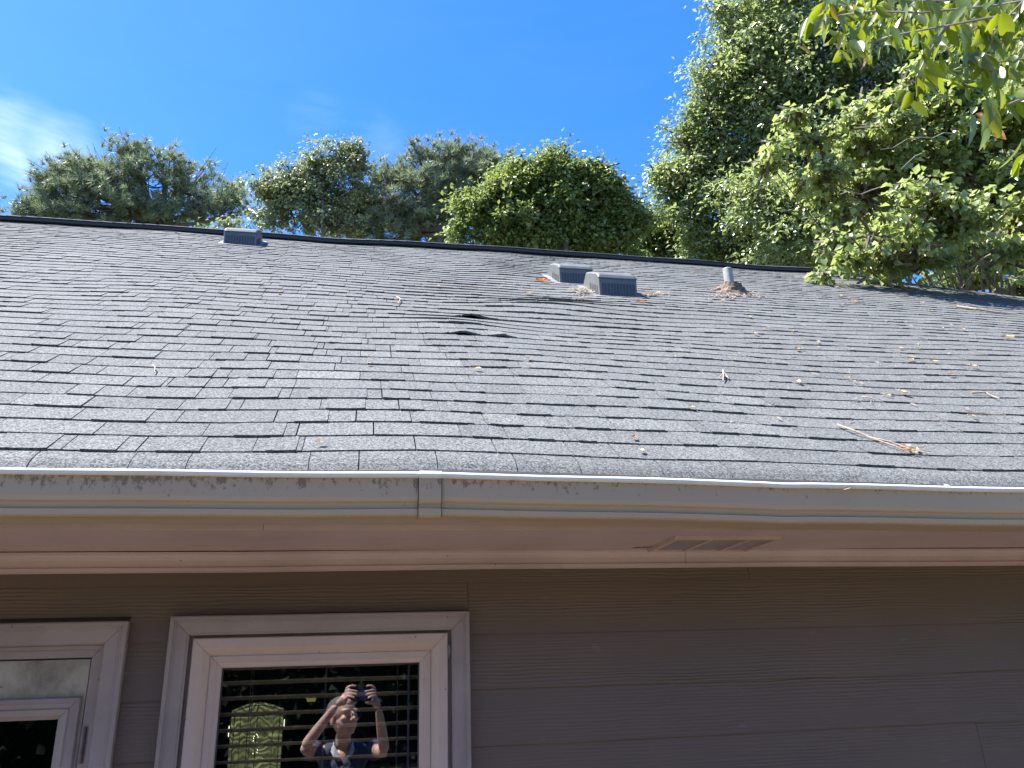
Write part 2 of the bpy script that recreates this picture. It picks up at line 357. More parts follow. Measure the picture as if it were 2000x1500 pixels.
# deck under the shingles, plus the far slopes
roof=empty('roof',(0,5,EE)); attach(roof,house)
mb=MB(); xs=np.linspace(XL,XR,60); ss=np.linspace(-.02,RID-.01,40)
vv=[];ff=[]
for s in ss:
    for x in xs:
        X=XL+(x-XL)/(XR-XL)*(hip_x(s)-XL); vv.append(RP(X,s,-.012))
for i in range(len(ss)-1):
    for j in range(len(xs)-1):
        a=i*len(xs)+j; ff.append((a,a+1,a+1+len(xs),a+len(xs)))
mb.add(vv,ff); mb.build('roof_deck',M_DECK,roof)
ry,rz=ED+RID*RCOS,EE+RID*RSIN; by=ry+(ry-ED)
mb=MB(); mb.add([(XL,ry+.01,rz-.01),(HX0,ry+.01,rz-.01),(XR,by,EE),(XL,by,EE)],[(0,1,2,3)]); mb.add([(HX0+.012,ry,rz-.012),(XR,ED,EE-.01),(XR,by,EE-.01)],[(0,1,2)]); mb.build('rear_roof_slope',M_SH,roof,fixn=False)

# shingles: courses of tabs, thick and thin
EXP=.143
def lifts(X,row,s):             # curled and tented tabs
    l=0
    if row==18: l+=.055*max(0,1-abs(X-.62)/.16)**1.3+ .010*gs(X,.5,.3)
    if row==15: l+=.012*gs(X,.5,.25)
    if row==14: l+=.052*max(0,1-abs(X-.50)/.13)**1.3+.020*max(0,1-abs(X-.74)/.10)
    if row in(20,21,22): l+=.010*gs(X,1.25,.5)
    if 30<=row<=38: l+=.009*gs(X,1.0+.05*(row-34),.35)*(row%2)
    return l
# front tented tab positions follow the photograph
TX1,TS1=atRoof(920,622); TX2,TS2=atRoof(905,661)
ROW1,ROW2=round(TS1/EXP),round(TS2/EXP)
def lifts(X,row,s):
    l=0.
    if row==ROW1: l+=.023*max(0,1-abs(X-TX1)/.12)**1.25+.004*gs(X,TX1-.1,.3)
    if row==ROW1-1: l+=.008*gs(X,TX1-.2,.25)
    if row==ROW1-2: l+=.007*gs(X,TX1-.12,.22)
    if row==ROW2: l+=.021*max(0,1-abs(X-TX2)/.11)**1.25+.013*max(0,1-abs(X-TX2-.22)/.08)
    if 18<=row<=25: l+=.0075*gs(X,1.25,.65)*(.55+.45*math.sin(9*X+row*2.1))
    if row>=24: l+=.0035*gs(X,1.05+.06*(row-34),.4)
    return l
pieces=[]
nrow=int(RID/EXP)
for r in range(0,nrow+1):
    s0=r*EXP; rr=random.Random(100+r); x=XL+rr.uniform(0,.3)-.3; lim=hip_x(s0+.07)
    ph=[rr.uniform(0,6) for _ in range(3)]
    def wob(X): return .0030*math.sin(1.9*X+ph[0])+.0022*math.sin(4.7*X+ph[1])+.0012*math.sin(11*X+ph[2])
    dep=.004*rr.uniform(.3,1)
    thick=False
    while x<lim:
        w=rr.choice((.20,.23,.25,.26,.28,.30,.33,.15))*rr.uniform(.92,1.08)
        x1=min(x+w,lim)
        th=rr.uniform(.0040,.0054); 
        # dragon teeth: a second ply over part of the tab
        tooth=rr.random()<.55
        t0=x+rr.uniform(0,.35)*w; t1=min(x1-.003,t0+rr.uniform(.35,.8)*w)
        pieces.append((x,x1-rr.choice((.0025,.0035,.0045)),r,s0,th,wob,min(1,max(0,rr.gauss(.42,.17))),(t0,t1) if tooth else None,rr.uniform(-.0015,.0015),rr.uniform(0,.004)))
        x=x1
def piece_geo(pc):
    x0,x1,r,s0,th,wob,tn,tooth,ds,curl=pc
    V=[];Fc=[];T=[]
    def slab(xa,xb,sb,n_b,n_t,top_extra,nx,s_up,tone):
        b=len(V); cols=np.linspace(xa,xb,nx+1)
        if r==0: svals=[-.05,-.025,0,.025,.05,.08,.11,EXP+.015]
        else: svals=[sb,sb+.03,s_up]
        k=len(svals)
        for xc in cols:
            for si,s in enumerate(svals):
                u=(s-svals[0])/(svals[-1]-svals[0]); nn=n_t*(1-u)**1.0+top_extra*u
                nn+=lifts(xc,r,s)*(1-u)**1.6+curl*(1-u)**3*(abs((xc-(xa+xb)/2))/(xb-xa)*2)**2*.6
                dw=wob(xc) if si==0 and r>0 else 0
                if r==0: nn-=3.6*max(0,.090-s)**2
                V.append(RP(xc,s+dw,nn)); T.append(tone)
            # underside of the butt
            sb_=svals[0]+(wob(xc) if r>0 else 0); nb=n_b+ (lifts(xc,r,sb_)-.003 if lifts(xc,r,sb_)>.006 else 0)
            if r==0: nb-=3.6*max(0,.090-sb_)**2
            V.append(RP(xc,sb_+.001,nb)); T.append(tone)
            V.append(RP(xc,svals[-1],-.004 if lifts(xc,r,sb_)<.006 else -.004)); T.append(tone)
        q=k+2
        for i in range(nx):
            A=b+i*q; B=A+q
            for j in range(k-1): Fc.append((A+j,B+j,B+j+1,A+j+1))
            Fc.append((A,A+k,B+k,B))
            Fc.append((A+k,A+k+1,B+k+1,B+k))
        Fc.append(tuple([b+j for j in range(k)]+[b+k+1,b+k]))
        e=b+nx*q; Fc.append(tuple([e+j for j in range(k)][::-1]+[e+k,e+k+1]))
    hot=(r in (ROW1,ROW2,ROW1-2) and x0<1.4 and x1>-.2)
    slab(x0,x1,s0+ds,-.003,th,.0006,10 if hot else 2,s0+EXP+.012,tn)
    if tooth and r>0:
        slab(tooth[0],tooth[1],s0-.003+ds,-.002,th+.0036,.0026,8 if hot else 2,s0+EXP+.004,min(1,tn+.10))
    return V,Fc,T
def pdist(pc):
    X=(pc[0]+pc[1])/2; q=RP(X,pc[3]); v=np.array(q)-np.array((0,0,ZC)); dz=v@CF
    if dz<=0: return 1e9
    px=1000+F_PX*(v@CR)/dz; 
    return float(np.linalg.norm(v)) if -60<px<2060 else 1e8
order=sorted(range(len(pieces)),key=lambda i:pdist(pieces[i]))
near=set(order[:296])
mb=MB()
for i,pc in enumerate(pieces):
    V,Fc,T=piece_geo(pc)
    if i in near:
        q=MB(); q.v=V; q.f=Fc; q.t=T
        o=q.build('shingle',M_SH,roof,fixn=False); centre(o)
    else:
        b=len(mb.v); mb.v+=V; mb.t+=T; mb.f+=[tuple(k+b for k in f) for f in Fc]
o=mb.build('shingles',M_SH,roof,fixn=False); o['kind']='stuff'
# ridge vent with cap
mb=MB(); xs=np.linspace(XL,HX0,70)
mb.extrude([(ry-.17,rz-.085),(ry-.175,rz-.045),(ry-.02,rz+.052),(ry+.02,rz+.052),(ry+.175,rz-.045),(ry+.17,rz-.085)],xs,lambda x:.006*math.sin(1.1*x)+.003*math.sin(3.7*x)+bump_h(x,RID))
mb.build('ridge_vent',M_RIDGE,roof)
# ridge cap tabs, and hip caps down the corner
rr=random.Random(5); x=XL
while x<HX0-.02:
    x1=min(x+.145,HX0); dz=.006*math.sin(1.1*x)+.003*math.sin(3.7*x)+bump_h(x,RID)+.003
    if x>-4.6:
        q=MB(); q.add([(x,ry-.185,rz-.050+dz),(x1+.01,ry-.185,rz-.052+dz),(x1+.01,ry,rz+.060+dz),(x,ry,rz+.063+dz),(x,ry+.185,rz-.05+dz),(x1+.01,ry+.185,rz-.052+dz),(x,ry-.185,rz-.056+dz),(x1+.01,ry-.185,rz-.057+dz)],
              [(0,1,2,3),(3,2,5,4),(0,6,7,1)]); centre(q.build('ridge_cap',M_RIDGE,roof))
    x=x1
for k in range(46):
    s=RID-.02-k*.155
    if s<.1: break
    x=hip_x(s); P=Vector(RP(x,s,.006)); d=Vector((HXR*RCOS*.155,-.155*RCOS,-.155*RSIN)); dn=d.normalized(); side=Vector((dn.y,-dn.x,0)).normalized()
    a=P-side*.0; lft=P+Vector((-.15,0,0)); rgt=P+Vector((.02,.10,-.075))
    q=MB(); e=Vector((0,0,.009)); q.add([lft,lft+d*1.1,P+d*1.1+e,P+e,rgt+e,rgt+d*1.1+e,lft+d*1.1-e,],[(0,1,2,3),(3,2,5,4),(1,6,2)]); centre(q.build('hip_cap',M_SH,roof))

# roof vents (low profile hoods)
def roof_vent(pxl,pyl,pxr,pyr,h,depth,lab):
    xa,sa=atRoof(pxl,pyl); xb,sb=atRoof(pxr,pyr); s=(sa+sb)/2; P=Vector(RP((xa+xb)/2,s)); 
    root=empty('roof_vent',P); attach(root,house); root['label']=lab
    base=MB(); 
    for (u0,u1) in ((0,1),):
        V=[RP(xa-.045,s-.035,.008),RP(xb+.045,s-.035,.008),RP(xb+.045,s+depth+.03,.010),RP(xa-.045,s+depth+.03,.010)]
        V2=[RP(xa-.045,s-.035,.003),RP(xb+.045,s-.035,.003),RP(xb+.045,s+depth+.03,.003),RP(xa-.045,s+depth+.03,.003)]
        base.add(V+V2,[(0,1,2,3),(4,7,6,5),(0,4,5,1),(1,5,6,2),(2,6,7,3),(3,7,4,0)])
    base.build('flange',M_FLG,root)
    # hood profile in (y,z) seen from the side: upright front, rounded shoulder, long back
    y0,z0=P.y,P.z; prof=[(0,-.01),(-.002,h*.60),(-.004,h*.90),(.004,h*1.04),(.024,h*1.16),(.06,h*1.30)]
    up=depth; prof2=prof+[(up*RCOS*.45,up*RSIN*.45+h*.98),(up*RCOS*.74,up*RSIN*.74+h*.84),(up*RCOS*.80,up*RSIN*.80+h*.70),(up*RCOS,up*RSIN+.01),(up*RCOS,up*RSIN-.01)]
    hood=MB()
    for i,x in enumerate((xa,xa+.006,xa+.016,xb-.016,xb-.006,xb)):
        sh=(.012,.004,0,0,.004,.012)[i]
        for (y,z) in prof2: hood.v.append((x,y0+y+sh*.4,z0+z-(sh if z>.03 else 0))); hood.t.append(.5)
    n=len(prof2)
    for i in range(5):
        for j in range(n-1):
            hood.f.append((i*n+j,(i+1)*n+j,(i+1)*n+j+1,i*n+j+1))
    hood.f.append(tuple(range(n))); hood.f.append(tuple(5*n+j for j in range(n))[::-1])
    o=hood.build('hood',M_VENT,root)
    md=o.modifiers.new('b','BEVEL'); md.width=.004; md.segments=2; md.limit_method='ANGLE'; md.angle_limit=R(40)
    k=MB(); k.box(xa-.004,xb+.004,y0-.010,y0-.003,z0+h*.84,z0+h*.88); k.build('hood_rim',M_VENT,root)
    nl=11
    for i in range(nl):
        x=xa+.03+(xb-xa-.06)*i/(nl-1); q=MB(); q.box(x-.0075,x+.0075,y0-.0045,y0+.002,z0+h*.10,z0+h*.62); centre(q.build('louvre',M_VDARK,root))
    for xx,sg in ((xa,-1),(xb,1)):
        for i in range(5):
            yy=y0+.03+i*.045; zz=z0+.03*i; q=MB(); q.box(xx-.003 if sg<0 else xx-.001,xx+.001 if sg<0 else xx+.003,yy,yy+.020,zz+.02,zz+h*.58); centre(q.build('side_louvre',M_VDARK,root))
roof_vent(435,477,500,481,.175,.50,'dark grey roof vent below the ridge')
roof_vent(1093,553,1160,557,.172,.52,'grey roof vent, upper of the pair')
roof_vent(1172,579,1245,582,.186,.52,'grey roof vent, lower of the pair, with leaves round its base')

# plumbing vent
px,ps=atRoof(1430,573); P=Vector(RP(px,ps)); vp=empty('vent_pipe',P); attach(vp,house)
mb=MB(); n=24
for (r_,z) in ((.043,-.05),(.043,.245),(.040,.252),(.034,.252),(.034,.12)):
    for j in range(n): a=2*math.pi*j/n; mb.v.append((P.x+r_*math.cos(a)-.02*z,P.y+r_*math.sin(a)+.02,P.z+z)); mb.t.append(.5)
for i in range(4):
    for j in range(n): mb.f.append((i*n+j,i*n+(j+1)%n,(i+1)*n+(j+1)%n,(i+1)*n+j))
mb.build('pipe',M_PVC,vp,smooth=False)
mb=MB(); n=28; rings=9; rr=random.Random(3)
for i in range(rings):
    u=i/(rings-1); rad=.046+.13*u**1.3; 
    for j in range(n):
        a=2*math.pi*j/n; wv_=1+.10*math.sin(3*a+1)+.08*math.sin(7*a+i)+rr.uniform(-.05,.05)
        X=P.x+rad*wv_*math.cos(a)*1.15; sl=ps+rad*wv_*math.sin(a)*.9; hh=.10*(1-u)**1.3+(.006 if i%2 else -.004)*(1-u)*2+.004
        if u==1: hh=-.005
        mb.v.append(RP(X,sl+.01,hh)); mb.t.append(.5)
for i in range(rings-1):
    for j in range(n): mb.f.append((i*n+j,i*n+(j+1)%n,(i+1)*n+(j+1)%n,(i+1)*n+j))
mb.build('tarred_collar',M_TAR,vp)

# gutter
def gz(x): return -.0125*max(0,min(x,4)-.2)+.0015*math.sin(3.1*x)+.001*math.sin(9*x) - .0022*gs(x,1.27,.05)
xs=np.concatenate([np.linspace(XL,-1.5,20),np.linspace(-1.4,3,120),np.linspace(3.2,XR,24)])
z=ZC
mb=MB(); mb.extrude([(2.228,z+.553),(2.229,z+.545),(2.232,z+.500),(2.236,z+.488),(2.250,z+.482),(2.252,z+.470),(2.240,z+.466),(2.243,z+.452),(2.250,z+.448),(2.355,z+.448),(2.358,z+.56),(2.355,z+.56),(2.352,z+.453),(2.255,z+.453),(2.240,z+.50),(2.235,z+.548)],xs,gz)
gut=mb.build('gutter',M_GUT,house)
mb=MB(); mb.extrude([(2.219+.0115*math.cos(a)+.006,z+.5595+.0085*math.sin(a)) for a in np.linspace(0,2*math.pi,11)[:-1]],xs,gz); mb.build('rolled_lip',M_LIP,gut,smooth=True)
gx0,gx1=atY(818,960,2.23).x,atY(862,960,2.23).x
mb=MB(); mb.extrude([(2.2225,z+.556),(2.2235,z+.545),(2.2265,z+.500),(2.2305,z+.484),(2.2445,z+.478),(2.2465,z+.472),(2.2345,z+.466),(2.2375,z+.448),(2.246,z+.4435),(2.30,z+.4455),(2.30,z+.449),(2.245,z+.46),(2.238,z+.50),(2.232,z+.55)],[gx0,gx1],gz); mb.build('joint_sleeve',M_GUT,gut)
for gx_ in (gx0-.0012,gx1+.0012):
    q=MB(); q.extrude([(2.2235,z+.552),(2.2275,z+.500),(2.2315,z+.485),(2.2455,z+.478),(2.2475,z+.472),(2.2355,z+.466),(2.2385,z+.449),(2.247,z+.446),(2.252,z+.449),(2.244,z+.453),(2.241,z+.466),(2.250,z+.476),(2.238,z+.49),(2.232,z+.552)],[gx_-.0005,gx_+.0005],gz); q.build('sealant_line',M_GLUE,gut)
mb=MB(); mb.extrude([(2.2185+.013*math.cos(a)+.006,z+.560+.0105*math.sin(a)) for a in np.linspace(0,2*math.pi,11)[:-1]],np.linspace(gx0,gx1,6),gz); mb.build('sleeve_lip',M_LIP,gut)

# fascia, soffit, crown moulding, frieze
SZ=z+.436
def strip(name,prof,m,cuts=(),zo=None,parent=house):
    xsx=[XL+.3]+list(cuts)+[XR-.3]
    for a,b_ in zip(xsx[:-1],xsx[1:]):
        mb=MB(); mb.extrude(prof,np.linspace(a+.0008,b_-.0008,max(2,int((b_-a)/.35))),zo); mb.build(name,m,parent)
fj=atY(515,1015,2.36).x
strip('fascia_board',[(2.362,SZ-.004),(2.362,z+.575),(2.382,z+.575),(2.382,SZ-.004)],M_SOFF,(fj-3.6,fj,fj+3.4,8.5))
strip('soffit_panel',[(2.3835,SZ),(2.3835,SZ+.012),(2.83,SZ+.012),(2.83,SZ)],M_SOFF,(-5,-2.6,3.45,6.2,9))
cj=atY(1337,1090,2.78).x
fw=lambda x:.0018*math.sin(1.7*x)+.001*math.sin(5*x)
strip('crown_moulding',[(2.835,SZ-.002),(2.752,SZ-.002),(2.752,SZ-.008),(2.760,SZ-.011),(2.765,SZ-.018),(2.776,SZ-.026),(2.776,SZ-.046),(2.771,SZ-.049),(2.771,SZ-.060),(2.782,SZ-.063),(2.835,SZ-.063)],M_SOFF,(-4.2,cj,cj+4.8),fw)
# soffit vent with three screened panels
sv=empty('soffit_vent',tuple(atZ(1400,1058,SZ))); attach(sv,house); sv['label']='peeling soffit vent with three screened openings'
a0=atZ(1318,1047,SZ); a1=atZ(1512,1052,SZ); b0=atZ(1268,1073,SZ)
vx0,vx1=a0.x,a1.x; vy0,vy1=a0.y,b0.y
mb=MB(); f_=.016; zt,zb=SZ-.0005,SZ-.011
mb.box(vx0,vx1,vy0,vy0+f_,zb,zt); mb.box(vx0,vx1,vy1-f_,vy1,zb,zt)
mb.box(vx0,vx0+f_,vy0+f_,vy1-f_,zb,zt); mb.box(vx1-f_,vx1,vy0+f_,vy1-f_,zb,zt)
mb.build('vent_frame',M_SASH,sv)
for k in (1,2):
    x=vx0+(vx1-vx0)*k/3+.01*k; q=MB(); q.box(x-.007,x+.007,vy0+f_,vy1-f_,zb+.001,zt); q.build('divider',M_SASH,sv)
for k in range(3):
    xa=vx0+f_+(vx1-vx0-2*f_)*k/3; xb=xa+(vx1-vx0-2*f_)/3; q=MB(); q.box(xa+.002,xb-.002,vy0+f_,vy1-f_,zb+.006,zt-.001); q.build('screen',M_SCREEN,sv)
# split and peeling caulk line along the soffit edge
def crack(p0,p1,wd,seed,m,zz=None,amp=.004):
    rr=random.Random(seed); q=MB(); k=14; pts=[]
    for i in range(k+1):
        u=i/k; x=p0.x+(p1.x-p0.x)*u; y=p0.y+(p1.y-p0.y)*u+rr.uniform(-amp,amp); ww=wd*math.sin(math.pi*min(1,max(0,u)))**.5*rr.uniform(.3,1.2)+.0003
        pts.append((x,y,ww))
    zz=zz or SZ-.0015
    vv=[]; 
    for x,y,ww in pts: vv+= [(x,y-ww,zz),(x,y+ww,zz),(x,y+ww,zz-.0015),(x,y-ww,zz-.0015)]
    ff=[]
    for i in range(k):
        a=i*4; ff+=[(a+3,a+7,a+6,a+2),(a,a+4,a+7,a+3),(a+1,a+2,a+6,a+5)]
    q.add(vv,ff); return q.build('paint_crack',m,sv,fixn=False)
crack(atZ(1235,1069,SZ),atZ(1275,1067,SZ),.004,1,M_GLUE); crack(atZ(1310,1076,SZ),atZ(1378,1077,SZ),.0035,2,M_GLUE)
crack(atZ(1180,1073,SZ),atZ(1300,1073,SZ),.010,3,M_SASH); crack(atZ(1290,1075,SZ),atZ(1500,1075,SZ),.007,4,M_SASH); crack(atZ(1400,1078,SZ),atZ(1500,1077,SZ),.0015,5,M_GLUE)

# walls: core behind the boards with openings
YW=2.80
W_X0,W_X1=-.520,.325; W_ZT=z+.190; W_ZB=z-1.05      # window rough opening
D_X0,D_X1=-1.70,-.745; D_ZT=z+.150                   # door opening
mb=MB(); T=.13
mb.box(XL+.3,D_X0,YW+.012,YW+T,.0,SZ+.1); mb.box(D_X0,D_X1,YW+.012,YW+T,D_ZT,SZ+.1); mb.box(D_X1,W_X0,YW+.012,YW+T,0,SZ+.1)
mb.box(W_X0,W_X1,YW+.012,YW+T,W_ZT,SZ+.1); mb.box(W_X0,W_X1,YW+.012,YW+T,0,W_ZB); mb.box(W_X1,XR-.3,YW+.012,YW+T,0,SZ+.1)
mb.box(XL+.3,XL+.43,YW+T,by-.5,0,SZ+.1); mb.box(XR-.43,XR-.3,YW+T,by-.5,0,SZ+.1); mb.box(XL+.3,XR-.3,by-.5,by-.37,0,SZ+.1)
wall=mb.build('wall',M_SID,house)
lines=[z+.508,z+.336,z+.165,z-.005]
while lines[-1]>.2: lines.append(lines[-1]-.17)
cas_w=(-.567,.371,z-1.12,z+.236); cas_d=(-1.80,-.690,-.1,z+.224)
rr=random.Random(21)
joints={1:[W_X1+.046],2:[3.3],3:[2.9],4:[2.2]}
for k in range(len(lines)-1):
    zt,zb=lines[k],lines[k+1]
    if k==0: zt=SZ
    ZN=z+.240; full=(zt>ZN>zb)
    spans=[(XL+.3,XR-.3)]
    if zb<ZN:
        for (cx0,cx1,cz0,cz1) in (cas_w,cas_d):
            ns=[]
            for a,b_ in spans:
                if cx1<=a or cx0>=b_ or zt<cz0: ns.append((a,b_))
                else:
                    if cx0>a: ns.append((a,cx0))
                    if cx1<b_: ns.append((cx1,b_))
            spans=ns
    def board_prof(z0_,z1_):                       # slice of the sloping board between two heights
        f=lambda zz:YW-.0110+.0070*(zz-zb)/(zt-zb)
        return [(f(z0_),z0_),(f(z1_),z1_),(YW+.008,z1_),(YW+.008,z0_)]
    def cutlist(a,b_):
        cuts=[a]+[j for j in joints.get(k,[]) if a+.05<j<b_-.05]
        if a<-3 and not full: cuts.insert(1,a+1.9+.35*(k%3))
        elif a<-3: cuts.insert(1,-4.1)
        while b_-cuts[-1]>3.75: cuts.append(cuts[-1]+3.6)
        return list(zip(cuts,cuts[1:]+[b_]))
    wavef=lambda x:.0012*math.sin(2.3*x+k)
    for u,v in cutlist(XL+.3,XR-.3) if full else [c for sp in spans for c in cutlist(*sp)]:
        if v-u<.02: continue
        q=MB(); sg=max(2,int((v-u)/.4)+1)
        if full:
            q.extrude(board_prof(ZN,zt-.002),np.linspace(u+.0007,v-.0007,sg),wavef)
            for a,b_ in spans:
                a2,b2=max(a,u+.0007),min(b_,v-.0007)
                if b2-a2>.01: q.extrude(board_prof(zb-.004,ZN),np.linspace(a2,b2,max(2,int((b2-a2)/.4)+1)),wavef)
        else: q.extrude(board_prof(zb-.004,zt-.002),np.linspace(u+.0007,v-.0007,sg),wavef)
        q.t=[rr.random()]*len(q.t); q.build('siding_board',M_SID,house)

# mitred frame pieces
def mitred(name,x0,x1,zt,zb,prof,m,parent,rows=('head','left','right'),mj=.0006):
    # prof: list of (inset, y) from the outer edge inwards
    for side in rows:
        q=MB(); n=len(prof)
        for (i_,y) in prof:
            if side=='head': q.v+= [(x0+i_+mj,y,zt-i_),(x1-i_-mj,y,zt-i_)]
            elif side=='left': q.v+= [(x0+i_,y,zb),(x0+i_,y,zt-i_-mj)]
            elif side=='right': q.v+= [(x1-i_,y,zb),(x1-i_,y,zt-i_-mj)]
            else: q.v+= [(x0+i_+mj,y,zb+i_),(x1-i_-mj,y,zb+i_)]
            q.t+=[.5,.5]
        for i in range(n): j=(i+1)%n; q.f.append((2*i,2*i+1,2*j+1,2*j))
        q.f.append(tuple(2*i for i in range(n))); q.f.append(tuple(2*i+1 for i in range(n))[::-1])
        q.build(name,m,parent)
# window
win=empty('window',(-.1,YW,z-.5)); attach(win,house)
y0=YW
mitred('casing',-.567,.371,z+.236,z-1.12,[(0,y0+.010),(0,y0-.036),(.004,y0-.040),(.012,y0-.040),(.014,y0-.035),(.019,y0-.035),(.021,y0-.031),(.050,y0-.026),(.053,y0-.022),(.058,y0-.022),(.058,y0+.010)],M_TRIM,win,('head','left','right','sill'))
mb=MB()
for a,b_,c_,d_ in ((-.509,-.496,z-1.06,z+.178),(.300,.313,z-1.06,z+.178)): mb.box(a,b_,y0+.004,y0+.012,c_,d_)
mb.box(-.509,.313,y0+.0045,y0+.012,z+.164,z+.1775); mb.build('reveal',M_TRIM,win)
mitred('frame',-.497,.300,z+.169,z-1.06,[(0,y0+.035),(0,y0-.016),(.003,y0-.019),(.030,y0-.019),(.033,y0-.016),(.0505,y0+.005),(.0522,y0+.006),(.0522,y0+.035)],M_SASH,win,('head','left','right','sill'))
mitred('sash',-.4445,.2475,z+.1165,z-1.0,[(0,y0+.040),(0,y0+.006),(.003,y0+.003),(.020,y0+.003),(.022,y0+.007),(.034,y0+.010),(.037,y0+.016),(.037,y0+.040)],M_SASH,win,('head','left','right','sill'))
mitred('gasket',-.4073,.2103,z+.0793,z-.96,[(0,y0+.030),(0,y0+.0165),(.0035,y0+.020),(.0035,y0+.030)],M_RUB,win,('head','left','right','sill'))
o=new_mesh('pane',[(-.404,y0+.026,z-.957),(.207,y0+.026,z-.957),(.207,y0+.026,z+.076),(-.404,y0+.026,z+.076)],[(0,1,2,3)],M_GLASS); attach(o,win)
mb=MB(); mb.tube([(.305,y0-.004,z+.132),(.306,y0-.006,z+.115),(.305,y0-.004,z+.092)],[.004,.007,.004],8); mb.build('latch_clip',M_PVC,win)

# door with a half lite
door=empty('door',(-1.2,YW,.1)); attach(door,house)
mitred('casing',-1.80,-.690,z+.224,0.1,[(0,y0+.010),(0,y0-.034),(.004,y0-.037),(.011,y0-.037),(.014,y0-.032),(.020,y0-.032),(.023,y0-.027),(.060,y0-.022),(.064,y0-.018),(.068,y0+.0),(.068,y0+.010)],M_TRIM,door,('head','left','right'))
mitred('jamb',-1.732,-.758,z+.156,0.1,[(0,y0+.12),(0,y0-.004),(.010,y0-.004),(.012,y0+.008),(.034,y0+.010),(.034,y0+.12)],M_TRIM,door,('head','left','right'))
# slab with a rectangular hole for the glass
dz0,dz1=.12,z+.117; dx0,dx1=-1.694,-.796; gx0_,gx1_,gz0,gz1=-1.60,-.866,z-.95,z-.052
mb=MB()
for a,b_,c_,d_ in ((dx0,gx0_-.06,dz0,dz1),(gx1_+.06,dx1,dz0,dz1),(gx0_-.06,gx1_+.06,gz1+.06,dz1),(gx0_-.06,gx1_+.06,dz0,gz0-.06)): mb.box(a,b_,y0+.016,y0+.058,c_,d_)
slab=mb.build('door_slab',M_DOOR,door)
mitred('glazing_moulding',gx0_-.062,gx1_+.062,gz1+.062,gz0-.062,[(0,y0+.040),(0,y0+.012),(.004,y0+.005),(.014,y0+.004),(.018,y0+.008),(.030,y0+.010),(.034,y0+.006),(.050,y0+.012),(.062,y0+.024),(.062,y0+.040)],M_TRIM,door,('head','left','right','sill'))
o=new_mesh('door_pane',[(gx0_,y0+.026,gz0),(gx1_,y0+.026,gz0),(gx1_,y0+.026,gz1),(gx0_,y0+.026,gz1)],[(0,1,2,3)],M_GLASS); attach(o,door)
mb=MB(); mb.tube([(-.783,y0+.006,z-.075),(-.783,y0+.006,z-.175)],.0065,10); mb.box(-.796,-.774,y0+.011,y0+.0155,z-.175,z-.075); mb.build('hinge',M_HINGE,door)
mb=MB(); mb.box(dx0,dx1,y0+.018,y0+.05,dz1+.0015,z+.1215); mb.build('weatherstrip',M_RUB,door)

# dark room behind
mb=MB(); rx0,rx1,ry1=-6,5,8.6
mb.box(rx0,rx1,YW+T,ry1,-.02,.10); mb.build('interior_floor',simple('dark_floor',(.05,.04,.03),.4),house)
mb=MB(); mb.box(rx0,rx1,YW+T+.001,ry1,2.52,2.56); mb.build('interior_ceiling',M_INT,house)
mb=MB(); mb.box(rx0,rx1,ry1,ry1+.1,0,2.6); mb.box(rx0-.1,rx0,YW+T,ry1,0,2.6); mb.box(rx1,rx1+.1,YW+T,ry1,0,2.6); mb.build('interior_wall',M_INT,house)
# far entry door with an arched leaded light
YD=ry1-.06
lx0=atY(448,1440,YD).x; lx1=atY(552,1440,YD).x; ztop=atY(505,1371,YD).z; zsh=atY(500,1386,YD).z
ent=empty('entry_door',((lx0+lx1)/2,YD,.1)); attach(ent,house); cxm=(lx0+lx1)/2
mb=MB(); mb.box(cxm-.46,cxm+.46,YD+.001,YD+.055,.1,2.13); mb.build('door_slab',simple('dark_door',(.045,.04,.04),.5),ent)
W=(lx1-lx0)/2
def arch(x0,x1,zb_,zs,ztp,n=16): 
    pts=[(x0,zb_),(x1,zb_)]
    for i in range(n+1):
        u=i/n; x=x1+(x0-x1)*u; pts.append((x,zs+(ztp-zs)*4*u*(1-u)))
    return pts
pts=arch(lx0,lx1,.35,zsh,ztop)
mb=MB(); nn=len(pts); mb.add([(x,YD-.006,zz) for x,zz in pts]+[(x,YD,zz) for x,zz in pts],[tuple(range(nn))[::-1]]+[(i,(i+1)%nn,(i+1)%nn+nn,i+nn) for i in range(nn)])
mb.build('leaded_glass',M_LITE,ent)
def came(ptsl,r_=.004): q=MB(); q.tube(ptsl,r_,5); q.build('lead_came',M_LEAD,ent)
i1=.035
came([(x,YD-.010,zz) for x,zz in arch(lx0+i1,lx1-i1,.35+i1,zsh-.01,ztop-.03)][1:]+[(lx0+i1,YD-.010,.39)])
came([(x,YD-.010,zz) for x,zz in pts[1:]]+[(lx0,YD-.01,.36)],.006)
zc_=atY(500,1398,YD).z
came([(lx0,YD-.012,zc_),(lx1,YD-.012,zc_)]); 
came([(cxm,YD-.013,ztop),(cxm,YD-.013,zc_-.1),(cxm-.01,YD-.013,.4)])
for q_ in (-.62,.62): came([(cxm+q_*W,YD-.011,zc_),(cxm+q_*W*.9,YD-.011,.4)],.0025)
came([(cxm-.30*W,YD-.011,ztop-.02),(cxm-.36*W,YD-.011,zc_-.25)],.0025)
came([(lx0+.04,YD-.012,zc_-.28),(cxm-.05,YD-.012,zc_-.12),(cxm,YD-.012,zc_-.2),(cxm+.05,YD-.012,zc_-.12),(lx1-.04,YD-.012,zc_-.28)],.003)
rr=random.Random(9)
zj=atY(500,1445,YD).z
